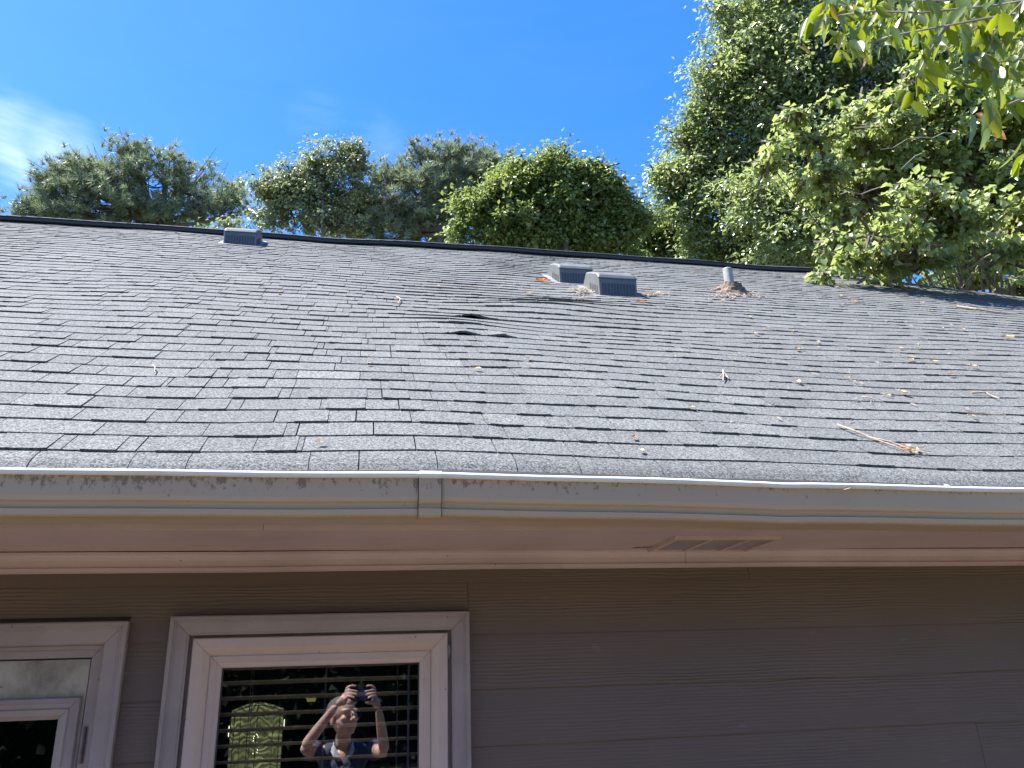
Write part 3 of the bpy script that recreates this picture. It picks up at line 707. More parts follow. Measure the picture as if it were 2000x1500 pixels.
for k in range(13):
    a=k/13*2*math.pi; q=MB(); x=cxm+.022*math.cos(a); zz=zj+.045*math.sin(a)-(0.09 if k%4==0 else 0)
    q.add([(x-.004,YD-.018,zz),(x+.004,YD-.018,zz),(x,YD-.018,zz+.012),(x,YD-.024,zz+.004)],[(0,1,3),(1,2,3),(2,0,3)]); q.build('glass_jewel',M_BEVEL,ent,fixn=False)
for (xx,z0_,z1_) in ((lx0-.004,zc_-.17,zc_-.08),(lx1+.002,zc_-.12,zc_-.04)):
    q=MB(); q.box(xx-.007,xx+.007,YD-.012,YD-.002,z0_,z1_); q.build('bright_bevel',M_BEVEL,ent)

# ------------------------------------------------------------------ venetian blind hung inside the window
YB=YW+.115
bl=empty('venetian_blind',(-.1,YB,z+.16)); tag(bl,'open slatted blind hanging inside the window behind the glass','blind')
zs_=[atY(600,yy,YB).z for yy in (1329,1359.5,1390,1420,1450.5,1481)]
step=(zs_[0]-zs_[-1])/5; k=0; zz=zs_[0]+step
while zz>z-.95:
    q=MB(); w2=.025; tl_=.0050; 
    V=[]
    for x in (-.455,-.1,.262):
        dzz=.0012*math.sin(k*1.7+x*4)
        for yy,hh in ((-w2,tl_),(0,.0032),(w2,-tl_),(w2,-tl_-.0032),(0,-.0004),(-w2,tl_-.0032)): V.append((x,YB+yy,zz+hh+dzz))
    F_=[]
    for i in range(2):
        for j in range(6): F_.append((i*6+j,(i+1)*6+j,(i+1)*6+(j+1)%6,i*6+(j+1)%6))
    F_+= [tuple(range(6)),tuple(12+j for j in range(6))[::-1]]
    q.add(V,F_); q.build('slat',M_BLIND,bl); zz-=step; k+=1
mb=MB(); mb.box(-.458,.265,YB-.026,YB+.026,z+.125,z+.165); mb.build('head_rail',M_BLIND,bl)
for px_ in (493,636.5,776):
    x=atY(px_,1330,YB).x; q=MB(); q.tube([(x,YB-.027,z+.13),(x,YB-.027,z-.95)],.0012,5); q.build('ladder_cord',M_CORD,bl)
    q=MB(); q.tube([(x+.001,YB+.027,z+.13),(x+.001,YB+.027,z-.95)],.0012,5); q.build('ladder_cord',M_CORD,bl)
x=atY(798,1330,YB-.03).x; q=MB(); q.tube([(x,YB-.034,z+.12),(x+.001,YB-.034,z-.75)],.0042,6); q.build('tilt_wand',M_CORD,bl)

# small hanging lamp glimpsed through the slats
c=atY(608,1364,6.2); lp=empty('pendant_lamp',(c.x,c.y,2.52)); tag(lp,'small dim amber glass pendant lamp seen through the window slats','lamp')
M_AMB,t,b=mat('amber_shade'); b.inputs['Emission Color'].default_value=(.45,.42,.12,1); b.inputs['Emission Strength'].default_value=.14; b.inputs['Base Color'].default_value=(.3,.25,.1,1)
mb=MB(); n=10
prof=[(.008,.022),(.026,.016),(.034,-.002),(.026,-.022)]
for r_,h_ in prof:
    for j in range(n): a=2*math.pi*j/n; mb.v.append((c.x+r_*math.cos(a),c.y+r_*math.sin(a),c.z+h_)); mb.t.append(.5)
for i in range(3):
    for j in range(n): mb.f.append((i*n+j,i*n+(j+1)%n,(i+1)*n+(j+1)%n,(i+1)*n+j))
mb.build('shade',M_AMB,lp); mb=MB(); mb.tube([(c.x,c.y,c.z+.02),(c.x,c.y,2.52)],.002,5); mb.build('rod',M_LEAD,lp)
# ------------------------------------------------------------------ trees
def ellip(px,py,rx,ry,d,rd=None):      # a lobe of the crown: picture radii turned into metres at its distance
    k=d/F_PX; return (np.array(atD(px,py,d)),np.array([rx*k,(rd if rd else .8*(rx+ry)/2*k),ry*k]))
CAMP=np.array([0,0,ZC])
def orient(M,nrm,dr):                  # frames for leaves: dr = along the leaf, nrm = face normal
    dr=dr/np.linalg.norm(dr,axis=1,keepdims=True); s_=np.cross(dr,nrm); s_/= np.linalg.norm(s_,axis=1,keepdims=True)+1e-9; n_=np.cross(s_,dr); return dr,s_,n_
def leaves(C,dr,nrm,Ln,Wd,fold=.25,droop=.15):     # two or four triangles folded along the midrib
    d,s_,n_=orient(None,nrm,dr); n=len(C); Ln=Ln[:,None]; Wd=Wd[:,None]
    base=C; tip=C+d*Ln-n_*Ln*droop; mid=C+d*Ln*.45
    l=mid+s_*Wd*.5+n_*Wd*fold; r=mid-s_*Wd*.5+n_*Wd*fold
    V=np.stack([base,l,tip,r],1).reshape(-1,3); i=np.arange(n)[:,None]*4
    F=np.concatenate([i+np.array([[0,1,2]]),i+np.array([[0,2,3]])],0); return V,F
def rnd_unit(n): v=rng.normal(size=(n,3)); return v/np.linalg.norm(v,axis=1,keepdims=True)
def in_ellip(lobe,n,shell=.5):
    C,r=lobe; u=rnd_unit(n); t=(shell**3+(1-shell**3)*rng.random(n))**(1/3)*(1+.08*rng.normal(size=n))
    f=np.zeros(n)
    for k in range(6): f+=np.cos((u@rnd_unit(1)[0])*rng.uniform(4,9)+rng.uniform(0,6))/3
    P=C+u*(t*(1+.42*f))[:,None]*r; q=P*2.6
    g=np.sin(q[:,0]*1.1+2*np.sin(q[:,2]*.7))*np.sin(q[:,1]*.9+1)*np.sin(q[:,2]*1.3+2*np.sin(q[:,0]*.6)); keep=(g<.16)|(rng.random(n)<.15)
    return P[keep]
def broad_tree(name,label,lobes,leafm,n_clump,per,ln,base_px,clump_r=.45,shell=.55,bark=None,cat='tree',trunk_r=.22,gap=.0,limbs=True,flat=.6,droopy=.25,wr=.5,base_y=None,tone_mu=.45,trunk_top=None,twigs=5):
    vols=np.array([np.prod(r)**(2/3) for _,r in lobes]); pr=vols/vols.sum(); cl=[];own=[]
    for i,l in enumerate(lobes):
        k=max(3,int(n_clump*pr[i])); c_=in_ellip(l,k,shell); cl.append(c_); own+= [i]*len(c_)
    cl=np.concatenate(cl); own=np.array(own)
    rt=cl.mean(0); base=Vector((base_px[0],base_px[1],0)); root=empty(name,base); tag(root,label,cat)
    n=len(cl); cr=clump_r*rng.uniform(.55,1.35,n)
    # leaves in clumps: mostly on each clump's rim
    ci=np.repeat(np.arange(n),np.maximum(3,(per*rng.uniform(.4,1.5,n)).astype(int))); m_=len(ci)
    u=rnd_unit(m_); tt=np.abs(rng.normal(0,.62,m_))+.12; off=u*tt[:,None]*cr[ci][:,None]*np.array([1,1,flat])
    P=cl[ci]+off
    out_=u*np.array([1,1,.5])+rnd_unit(m_)*.6+np.array([0,0,-droopy]); nr=np.array([-.25,-.45,.75])+u*.35+rnd_unit(m_)*.8
    L_=ln*rng.uniform(.6,1.35,m_); V,F=leaves(P,out_,nr,L_,L_*wr*rng.uniform(.8,1.25,m_),fold=.22)
    ctone=rng.normal(0,.13,n); tn=np.clip(tone_mu+ctone[ci]+rng.normal(0,.17,m_),0,1)
    fast_mesh('crown',V,F,leafm,root,np.repeat(tn,4))
    # trunk and limbs
    q=MB(); top=np.array(trunk_top) if trunk_top is not None else rt; b0=np.array([base.x,base.y,0.])
    tp=[b0+(top-b0)*u_+np.array([.18*math.sin(3*u_),.12*math.sin(5*u_),0]) for u_ in np.linspace(0,1,8)]
    q.tube([Vector(x) for x in tp],[trunk_r*(1-.75*u_) for u_ in np.linspace(0,1,8)],8); q.build('trunk',bark or M_BARK,root,smooth=True)
    q=MB()
    for i,(C,r) in enumerate(lobes):
        u0=max(.55,min(.97,(C[2]-.35*np.linalg.norm((C-top)[:2])-.3)/max(1,top[2]))); st=b0+(top-b0)*u0; sz=min(1,float(min(r))/.9); rl=trunk_r*(.05+.22*sz)
        midp=(st+C)/2+np.array([0,0,-.08])+rng.normal(0,.12,3); en=C+(C-st)/(np.linalg.norm(C-st)+1e-6)*float(min(r))*.3
        q.tube([Vector(st),Vector((st*2+midp)/3+rng.normal(0,.06,3)),Vector(midp),Vector(C),Vector(en)],[rl,rl*.85,rl*.6,rl*.3,rl*.1],5)
        ids=np.where(own==i)[0]
        for j in ids[::max(1,int(len(ids)/ (twigs*8)))]:
            a=C+(cl[j]-C)*.15; mm_=(a+cl[j])/2+rng.normal(0,.12,3); q.tube([Vector(a),Vector(mm_),Vector(cl[j])],[trunk_r*.10,trunk_r*.06,trunk_r*.03],3,cap=False)
    q.build('limbs',bark or M_BARK,root)
    return root
def pine_tree(name,label,lobes,n_tuft,base_px,size=.28,needles=26,trunk_top=None,trunk_r=.2):
    vols=np.array([np.prod(r)**(2/3) for _,r in lobes]); pr=vols/vols.sum(); base=Vector((base_px[0],base_px[1],0)); root=empty(name,base); tag(root,label,'pine tree')
    tc_=[];own=[]; br=[]
    for i,l in enumerate(lobes):
        # tufts sit on boughs: clusters of 9
        k=max(2,int(n_tuft*pr[i]/9)); b_=in_ellip(l,k,.45); br.append((i,b_))
        for c_ in b_:
            o_=rng.normal(0,1,(9,3))*np.array([.48,.48,.27])*size*1.7; tc_.append(c_+o_); own+=[i]*9
    T=np.concatenate(tc_); n=len(T)
    up=rnd_unit(n)*.6+np.array([0,0,.75])+ (T-np.array(lobes[0][0]))/np.linalg.norm(T-np.array(lobes[0][0]),axis=1,keepdims=True)*.5
    up/=np.linalg.norm(up,axis=1,keepdims=True); ci=np.repeat(np.arange(n),needles); m_=len(ci)
    d=rnd_unit(m_)*.95+up[ci]*.75; d/=np.linalg.norm(d,axis=1,keepdims=True); st=T[ci]+up[ci]*rng.uniform(-.12,.12,m_)[:,None]*size*1.6
    L_=size*rng.uniform(.6,1.05,m_)*(.75+.5*rng.random(n)[ci]); side=np.cross(d,rnd_unit(m_)); side/=np.linalg.norm(side,axis=1,keepdims=True)+1e-9
    w_=.011; V=np.stack([st-side*w_,st+side*w_,st+d*L_[:,None]],1).reshape(-1,3); F=np.arange(m_*3).reshape(-1,3)
    tn=np.clip(.5+rng.normal(0,.16,n)[ci]+rng.normal(0,.15,m_),0,1)
    fast_mesh('crown',V,F,ML_PINE,root,np.repeat(tn,3))
    rt=np.array(trunk_top) if trunk_top is not None else T.mean(0); b0=np.array([base.x,base.y,0.]); q=MB()
    q.tube([Vector(b0+(rt-b0)*u_) for u_ in np.linspace(0,1,6)],[trunk_r*(1-.7*u_) for u_ in np.linspace(0,1,6)],8); q.build('trunk',M_BARK,root,smooth=True)
    q=MB()
    for i,b_ in br:
        C,r=lobes[i]; st=b0+(rt-b0)*min(.97,max(.5,(C[2]-r[2]*.8)/rt[2]))
        q.tube([Vector(st),Vector((st+C)/2+np.array([0,0,-r[2]*.2])),Vector(C)],[trunk_r*.4,trunk_r*.3,trunk_r*.2],5)
        for c_ in b_:
            a=st+(C-st)*rng.uniform(.4,1); q.tube([Vector(a),Vector((a+c_)/2+np.array([0,0,-.12])),Vector(c_)],[trunk_r*.16,trunk_r*.11,trunk_r*.05],3,cap=False)
            for _ in range(3): q.tube([Vector((a+c_)/2),Vector(c_+rng.normal(0,.3,3))],[trunk_r*.07,trunk_r*.03],3,cap=False)
    q.build('limbs',M_BARK,root)
    return root
def gpos(px,py,d): p=atD(px,py,d); return (p.x,p.y)
D=26
pine_tree('pine_tree','wide round topped pine with open lower boughs behind the left end of the ridge',
    [ellip(270,352,95,62,D),ellip(170,352,75,52,D),ellip(360,370,72,62,D),ellip(255,400,150,45,D),ellip(425,392,42,48,D),ellip(100,382,48,40,D),ellip(110,350,40,25,D),ellip(250,312,50,28,D),ellip(330,325,42,30,D),ellip(150,325,34,20,D),ellip(50,408,26,22,D),ellip(90,415,70,22,D),ellip(230,435,120,25,D),ellip(465,420,22,30,D)],
    2900,gpos(320,470,D),.27,34,trunk_top=atD(320,400,D))
D=30
pine_tree('pine_tree','mere tip of a pine at the left edge of the picture above the ridge',[ellip(-12,422,22,14,D),ellip(-40,415,36,30,D),ellip(-70,380,50,40,D)],160,gpos(-60,470,D),.30,24)
D=24
pine_tree('pine_tree','dense dark pine between the pale poplar and the bright green tree',
    [ellip(845,345,85,55,D),ellip(925,335,55,50,D),ellip(760,390,60,55,D),ellip(700,415,55,45,D),ellip(850,410,110,65,D),ellip(780,345,38,35,D),ellip(935,300,30,20,D),ellip(820,310,40,22,D),ellip(870,300,40,20,D),ellip(670,440,35,30,D),ellip(800,450,120,30,D),ellip(960,330,30,40,D)],
    2700,gpos(850,480,D),.27,34,trunk_top=atD(860,390,D))
D=23
broad_tree('poplar_tree','pale silvery poplar with small leaves between the two pines',
    [ellip(660,312,62,44,D),ellip(612,330,45,45,D),ellip(690,350,42,40,D),ellip(560,365,55,42,D),ellip(515,380,35,38,D),ellip(620,390,75,50,D),ellip(575,425,75,40,D),ellip(650,440,90,28,D),ellip(690,300,30,24,D),ellip(505,425,24,24,D),ellip(450,440,34,12,D)],
    ML_PALE,900,24,.095,gpos(625,480,D),.20,.35,M_BARK,trunk_r=.13,wr=.8,trunk_top=atD(630,350,D),flat=.9,tone_mu=.55)
D=17
broad_tree('maple_tree','round bright green tree standing just behind the ridge near the middle',
    [ellip(1080,345,78,52,D),ellip(1000,378,78,52,D),ellip(1150,385,62,52,D),ellip(1105,302,30,20,D),ellip(1160,335,22,18,D),ellip(1010,322,38,24,D),ellip(1200,385,34,30,D),ellip(950,415,60,42,D),ellip(1060,425,110,62,D),ellip(1180,440,80,52,D),ellip(1238,430,30,34,D),ellip(910,455,34,24,D),ellip(1120,480,130,25,D),ellip(960,468,60,22,D),ellip(1040,478,80,18,D)],
    ML_GREEN,2300,30,.10,gpos(1090,500,D),.22,.4,M_BARK,trunk_r=.2,wr=.62,trunk_top=atD(1090,390,D),flat=.8)
D=19
broad_tree('maple_tree','small green tree low between the bright green tree and the big oak',
    [ellip(1290,455,45,36,D),ellip(1265,485,50,30,D),ellip(1330,480,40,36,D)],
    ML_GREEN,190,44,.10,gpos(1290,520,D),.26,.4,M_BARK,trunk_r=.1,wr=.6)
D=18
broad_tree('oak_tree','tallest tree, dark glossy oak filling the right side behind the roof',
    [ellip(1470,60,72,80,D),ellip(1420,150,60,72,D),ellip(1385,215,52,70,D),ellip(1350,280,48,60,D),ellip(1320,350,48,52,D),ellip(1290,360,26,30,D),ellip(1395,330,80,90,D),ellip(1500,180,120,120,D),ellip(1480,330,130,110,D),ellip(1360,430,70,60,D),ellip(1450,470,110,55,D),ellip(1600,90,140,120,D),ellip(1620,270,140,130,D),ellip(1590,430,130,80,D),ellip(1780,60,170,110,D),ellip(1780,220,150,120,D),ellip(1950,130,150,150,D),ellip(1400,20,22,20,D),ellip(1560,-60,140,60,D),ellip(1700,-80,200,80,D),ellip(1950,330,120,100,D),ellip(1600,450,170,80,16.2),ellip(1500,400,110,60,16.6),ellip(1700,390,90,60,16.6),ellip(1560,510,130,30,D),ellip(1700,500,120,50,D),ellip(1420,510,90,25,D)],
    ML_OAK,8600,30,.11,gpos(1600,540,D),.33,.45,M_BARK,trunk_r=.26,wr=.5,trunk_top=atD(1590,260,D),flat=.75,twigs=5)
D=12.5
rs=random.Random(77); SPR=[]
for (x,y) in ((1560,222),(1530,300),(1500,312),(1590,275),(1625,330),(1660,250),(1700,215),(1600,395),(1650,420),(1640,470),(1690,265),(1740,240),(1615,350),(1570,345),(1668,300),(1760,185),(1800,150)): SPR.append(ellip(x+rs.uniform(-8,8),y+rs.uniform(-6,6),rs.uniform(26,46),rs.uniform(9,15),10.4+rs.uniform(-.6,.4),.3))
DN,DF=8.7,10.6
broad_tree('maple_tree','nearer light leaved maple overhanging the right end of the roof',
    SPR+[ellip(1720,325,80,28,DF,.7),ellip(1690,375,90,28,DF,.7),ellip(1800,260,80,46,DF,.8),ellip(1880,300,100,50,DF,.9),ellip(1820,345,80,28,DF,.8),ellip(1790,405,100,24,DN,.5),ellip(1705,462,64,22,DN,.4),ellip(1665,510,30,12,DN,.25),ellip(1755,498,70,24,DN,.5),ellip(1606,533,9,6,8.6,.08),ellip(1930,390,90,50,DF,1),ellip(1960,448,60,30,DN,.7),ellip(1880,445,70,30,DN,.6),ellip(1820,200,60,50,DF,.9),ellip(1960,220,70,60,DF,1),ellip(1955,508,46,12,8.4,.4),ellip(1820,505,46,11,8.6,.35),ellip(1725,520,34,9,8.7,.25),ellip(2120,400,110,140,DF,1.2),ellip(2080,200,100,120,DF,1.2),ellip(1900,490,110,40,13,.8),ellip(1900,545,90,24,14,.8),ellip(1985,560,60,26,14,.8),ellip(1780,450,120,60,13,.8)],
    ML_MAPLE,2900,22,.085,gpos(1890,640,17.6),.13,.15,M_BARK,trunk_r=.26,wr=.85,trunk_top=atD(1880,330,15),flat=.6,droopy=.45,twigs=6)
# bare arching limbs of that maple in front of its foliage
tw=empty('bare_branch',atD(1900,470,12)); tag(tw,'bare grey branches reaching down left over the roof from the nearer maple','branch')
for pl_,r_ in (([(2010,455),(1920,505),(1860,540),(1790,570)],.022),([(1920,505),(1880,560),(1860,580)],.010),([(1890,380),(1790,355),(1700,372),(1640,380)],.014),([(1870,262),(1800,268),(1720,292)],.010),([(1860,390),(1820,420),(1760,455),(1700,490)],.012),([(1960,490),(1900,540),(1850,572)],.009),([(2000,540),(1975,541),(1955,540)],.010),([(1860,540),(1820,552),(1780,578)],.007),([(1800,300),(1760,330)],.009)):
    q=MB(); k_=[]
    for i,(x,y) in enumerate(pl_):
        k_.append((x,y))
        if i<len(pl_)-1: k_+= [((x*2+pl_[i+1][0])/3+4*math.sin(i*9+x),(y*2+pl_[i+1][1])/3+5*math.sin(y)),((x+2*pl_[i+1][0])/3+3*math.cos(x),(y+2*pl_[i+1][1])/3+5*math.cos(y*3))]
    pl_=k_; pts=[atD(x,y,9.0-.05*i) for i,(x,y) in enumerate(pl_)]; q.tube(pts,[.72*r_*(1-.6*i/(len(pts)-1)) for i in range(len(pts))],6); q.build('branch_limb',M_BARKP,tw)

# the near branch with large hanging leaves, each leaf its own piece
cb=empty('overhanging_branch',atD(2080,20,3.4)); tag(cb,'close hanging branch of large yellow green leaves at the top right corner','branch')
def leaf_mesh(seed,curl):
    rr=random.Random(seed); n=7; V=[]; wf=[0,.55,.9,1,.86,.5,.06]
    for i in range(n):
        u=i/(n-1); w_=.21*wf[i]; zc=-curl*u*u*.35
        V+= [(u,w_,zc+.30*w_),(u,w_*.5,zc+.10*w_),(u,0,zc),(u,-w_*.5,zc+.10*w_),(u,-w_,zc+.30*w_)]
    F=[]
    for i in range(n-1):
        for j in range(4): a=i*5+j; F.append((a,a+1,a+6,a+5))
    return V,F
protos=[]
for k in range(10):
    V,F=leaf_mesh(k,[.2,.5,.9,.1,.6][k%5]); me=bpy.data.meshes.new('leaf'); me.from_pydata(V,[],F); me.materials.append(ML_CHER); me.polygons.foreach_set('use_smooth',[True]*len(F))
    a=me.attributes.new('tone','FLOAT','POINT'); tv=[.15,.3,.42,.5,.55,.62,.25,.7,.38,.97][k]; a.data.foreach_set('value',[tv]*len(V)); protos.append(me)
rr=random.Random(44); nleaf=0
base_l=cb.location
def add_leaf(P,px_len,orange=False,face=None):
    global nleaf
    d=(P-Vector((0,0,ZC))).length; Lm=px_len/F_PX*d*rr.uniform(.85,1.15)
    k=9 if orange else rr.randrange(9); o=bpy.data.objects.new('leaf',protos[k]); COL.objects.link(o); o.parent=cb
    az=rr.uniform(0,2*math.pi); dn=Vector((math.cos(az)*.55,math.sin(az)*.55,-rr.uniform(.5,1.5))).normalized(); nn_=Vector((rr.uniform(-1,1),rr.uniform(-1,.2),rr.uniform(0,1))).normalized()
    y_=nn_.cross(dn).normalized(); z_=dn.cross(y_).normalized(); M=Matrix((dn,y_,z_)).transposed().to_4x4()
    o.matrix_local=Matrix.Translation(P-base_l)@M@Matrix.Scale(Lm,4); nleaf+=1
twigs_=[([(2120,-20),(1950,10),(1800,25),(1700,22),(1640,30),(1590,45)],3.5),([(2120,10),(1960,30),(1850,50),(1740,70),(1680,90),(1640,108)],3.4),([(2120,-40),(1980,-10),(1880,0),(1790,2),(1700,-8)],3.7),
  ([(2140,90),(2050,110),(1960,120),(1890,125),(1830,150)],3.6),([(2140,180),(2060,190),(1990,195),(1940,215),(1915,225)],3.1),([(2150,60),(2040,70),(1960,80),(1880,75)],3.9),([(2140,250),(2080,270),(2030,290),(1995,310)],3.0),([(2100,-30),(1960,20),(1900,60),(1860,90),(1820,115)],3.8),([(1850,50),(1810,110),(1790,150),(1790,190)],3.6),([(2120,-50),(2000,0),(1940,60),(1935,100)],3.3),([(2100,20),(2020,60),(1975,120),(1960,150)],3.5)]
for pl_,d in twigs_:
    pts=[atD(x,y,d+.08*math.sin(i*2)) for i,(x,y) in enumerate(pl_)]; q=MB(); q.tube(pts,[.007*(1-.7*i/(len(pts)-1)) for i in range(len(pts))],5); q.build('twig',M_BARKP,cb)
    for i in range(len(pts)-1):
        for j in range(6):
            u=rr.random(); P=pts[i].lerp(pts[i+1],u)+Vector((rr.uniform(-.03,.03),rr.uniform(-.06,.06),rr.uniform(-.03,.03)))
            (add_leaf(P+Vector((0,0,.035)),42 if d>3.3 else 50) if nleaf<288 else None)
n=620; xx=rng.uniform(1600,2080,n)**1.0; yy=rng.uniform(-40,1,n)*0+np.abs(rng.normal(0,1,n))*(30+ (xx-1600)*.24)-15; ok=(yy<60+(xx-1600)*.42); xx,yy=xx[ok],yy[ok]; n=len(xx)
Pn=np.array([atD(x,y,dd)[:] for x,y,dd in zip(xx,yy,rng.uniform(4.0,5.2,n))]); L_=rng.uniform(.075,.13,n)
V,F=leaves(Pn,rnd_unit(n)*.8+np.array([0,0,-.9]),rnd_unit(n)+np.array([0,-.3,.3]),L_,L_*.42,fold=.12,droop=.3)
o=fast_mesh('inner_foliage',V,F,ML_CHER,cb,np.repeat(np.clip(rng.normal(.42,.2,n),0,.85),4)); o['kind']='stuff'
for (x,y) in ((1561,92),(1625,8),(1690,108),(1938,255),(1905,222),(1722,5),(1915,218)): add_leaf(atD(x,y,3.5),32,True)

# added dark woods behind the photographer, blocking bright sky from the window reflection
V_=[];F_=[];T_=[]
n=60000; Pw=np.stack([rng.uniform(-26,26,n),-19+rng.normal(0,1.6,n),rng.uniform(0,1,n)**.8*(9+1.5*np.sin(rng.uniform(0,6,n)))],1); Pw[:,2]*=1+.12*np.sin(Pw[:,0]*.7)
L_=rng.uniform(.12,.3,n); V,F=leaves(Pw,rnd_unit(n),rnd_unit(n)+np.array([0,0,.6]),L_,L_*.8)
o=fast_mesh('added_woodland',V,F,leafmat('shadowy_evergreen',[(.008,.012,.006),(.018,.026,.012)],.1,(.02,.03,.01),.8,.1),None,np.repeat(np.clip(rng.normal(.2,.15,n),0,1),4)); o['kind']='stuff'; 
mb=MB(); 
vv=[];ff=[];nx,nz=40,6
for i in range(nx):
    for j in range(nz): vv.append((-28+56*i/(nx-1),-20.5+1.2*math.sin(i*1.3+j*2),(8.8+1.2*math.sin(i*.9))*j/(nz-1)))
for i in range(nx-1):
    for j in range(nz-1): a=i*nz+j; ff.append((a,a+nz,a+nz+1,a+1))
mb.add(vv,ff); o=mb.build('added_woods_backing',simple('dark_woods_backing',(.010,.013,.008),.95,0,.4,1.5),None); o['kind']='stuff'  # added dark sheet behind the leaves, keeps sky out of the reflection

# ------------------------------------------------------------------ leaves, twigs and litter lying on the shingles
def roof_frame(px,py,lift=.012):
    X,s=atRoof(px,py); P=Vector(RP(X,s,lift)); return X,s,P
LG='fallen leaves on the roof'
def fallen(px,py,size_px,tone,label,kind='leaf',rot=None,name='fallen_leaf'):
    X,s,P=roof_frame(px,py,.010); d=(P-Vector((0,0,ZC))).length; Lm=max(.03,size_px/F_PX*d); rr=random.Random(int(px*7+py)); rot=rr.uniform(0,6.28) if rot is None else rot
    q=MB(); n=6; ca,sa=math.cos(rot),math.sin(rot)
    wf=[.08,.62,.95,.85,.5,.05]; cu=rr.uniform(.25,.6)
    lob=1 if kind=='leaf' else 1.0
    for i in range(n):
        u=i/(n-1)-.5; 
        for v in (-1,-.5,0,.5,1):
            w_=.34*wf[i]*(1+.25*rr.uniform(-1,1)); x=u*Lm; y=v*w_*Lm*lob; h_=Lm*(cu*(v*v)*.33+.35*cu*(u*u)*2)+.002+rr.uniform(0,.04)*Lm
            xx=x*ca-y*sa; yy=x*sa+y*ca; q.v.append(RP(X+xx,s+yy,.012+h_)); q.t.append(tone)
    for i in range(n-1):
        for j in range(4): a=i*5+j; q.f.append((a,a+1,a+6,a+5))
    st_=[Vector(q.v[2+5*(n-1)]),Vector(q.v[2+5*(n-1)])+Vector((ca,sa*RCOS,sa*RSIN))*Lm*.4]; b0=len(q.v); q.tube(st_,Lm*.015,3,tone=tone)
    o=q.build(name,ML_FALL,None,fixn=False); centre(o); tag(o,label,'leaf',LG); return o
FL=[(1058,552,24,1.0,'bright orange curled leaf left of the upper of the paired roof vents'),(1250,597,17,.95,'small red orange leaf just below the lower paired roof vent'),
(1032,575,17,.15,'pale tan leaf below and left of the bright orange leaf'),(1265,576,16,.25,'tan leaf touching the right foot of the lower paired vent'),(1282,575,14,.2,'tan leaf a little right of the lower paired vent'),(1303,577,9,.0,'tiny pale leaf right of the lower paired vent'),
(1351,537,11,.0,'white leaf on the shingles left of the vent pipe'),(1410,590,11,.1,'pale crumpled leaf just below the brown pipe collar'),(1387,588,7,.2,'tiny tan leaf below left of the pipe collar'),
(1464,622,10,.0,'tiny white leaf to the lower right of the pipe collar'),(1474,653,15,.1,'whitish curled leaf well below the vent pipe'),(1557,681,18,.7,'dark brown curled leaf lying in a pair with a pale edge'),(1566,680,9,.0,'pale fragment beside the dark brown curled leaf'),
(1597,669,11,.05,'cream leaf up and right of the dark brown leaf'),(1547,648,9,.3,'yellowish leaf above the cream leaf on the right side'),(1633,563,11,.35,'left of two tan leaves near the shaded hip'),(1681,563,13,.3,'right of two tan leaves near the shaded hip'),
(1571,538,9,.75,'dark curled leaf just under the end of the ridge'),(1664,593,16,.45,'ragged brown leaf cluster below the two tan leaves'),(1640,582,13,.1,'faint pale leaf above the ragged brown cluster'),(1799,595,10,.1,'white crumb of leaf left of the long pale stick'),(1816,612,9,.2,'cream leaf under the long pale stick'),
(1757,681,15,.0,'white boat shaped leaf right of centre on the right side'),(1779,704,14,.3,'flat tan leaf below the white boat shaped leaf'),(1823,708,15,.35,'flat brownish leaf one step right of the flat tan leaf'),(1881,649,12,.2,'cream leaf high near the right edge'),(1968,664,18,.15,'pale double leaf close to the right edge of the picture'),
(1901,718,16,.1,'pale wedge shaped leaf near the right edge'),(1857,733,17,.4,'upright curled brown and cream leaf on the right side'),(1558,746,22,.05,'cream leaf folded in a hook in the middle of the right half'),(1668,743,9,.3,'tiny tan leaf left of the pale triangular leaf'),(1655,736,7,.25,'tiniest tan crumb above the small tan leaf'),
(1734,771,13,.1,'pale triangular leaf left end of the long tan leaf'),(1765,765,24,.3,'long narrow tan leaf pointing right'),(1888,796,10,.1,'small white leaf standing above a tan one near the right edge'),(1901,811,9,.5,'small tan brown leaf under the small white leaf'),
(1237,861,11,.85,'reddish brown leaf low on the roof left of the long twig'),(1252,885,10,.25,'tan scrap below the reddish brown leaf'),(931,729,18,.15,'pale hooked leaf below the lifted shingles'),(1031,711,8,.7,'dark leaf crumb right of the pale hooked leaf'),(543,577,13,.3,'yellow tan leaf high on the left half of the roof'),
(855,562,11,.15,'pale leaf well left of the bright orange leaf'),(925,562,10,.1,'whitish leaf between the pale leaf and the bright orange leaf'),(1520,818,12,.05,'white scuffed leaf flat on a tab above the long twig'),(1350,802,9,.1,'off white scrap in the lower middle right'),(1848,947,9,.0,'white leaf standing in the curled bottom course near the gutter'),(625,874,10,.1,'cream scrap caught on the bottom course near the left window'),
(720,716,8,.1,'tiny white scrap left of the pale hooked leaf')]
for a in FL: fallen(*a)
o=fallen(1794,682,11,.5,'small green leaf beside the white boat shaped leaf'); o.data.materials[0]=ML_GREEN
def stick(pts,r_,label,extra=(),m=M_TWIG):
    P0=roof_frame(*pts[0])[2]; root=empty('fallen_twig',P0); tag(root,label,'twig','twigs fallen on the roof')
    def line(pp,r0,nm):
        q=MB(); L_=[]
        for i,(x,y) in enumerate(pp):
            X,s=atRoof(x,y); L_.append(Vector(RP(X,s,.014+.006*(i%2))))
        q.tube(L_,[r0*(1-.55*i/max(1,len(L_)-1)) for i in range(len(L_))],6); q.build(nm,m,root)
    line(pts,r_,'stem')
    for e in extra: line(e,r_*.55,'side_shoot')
    return root
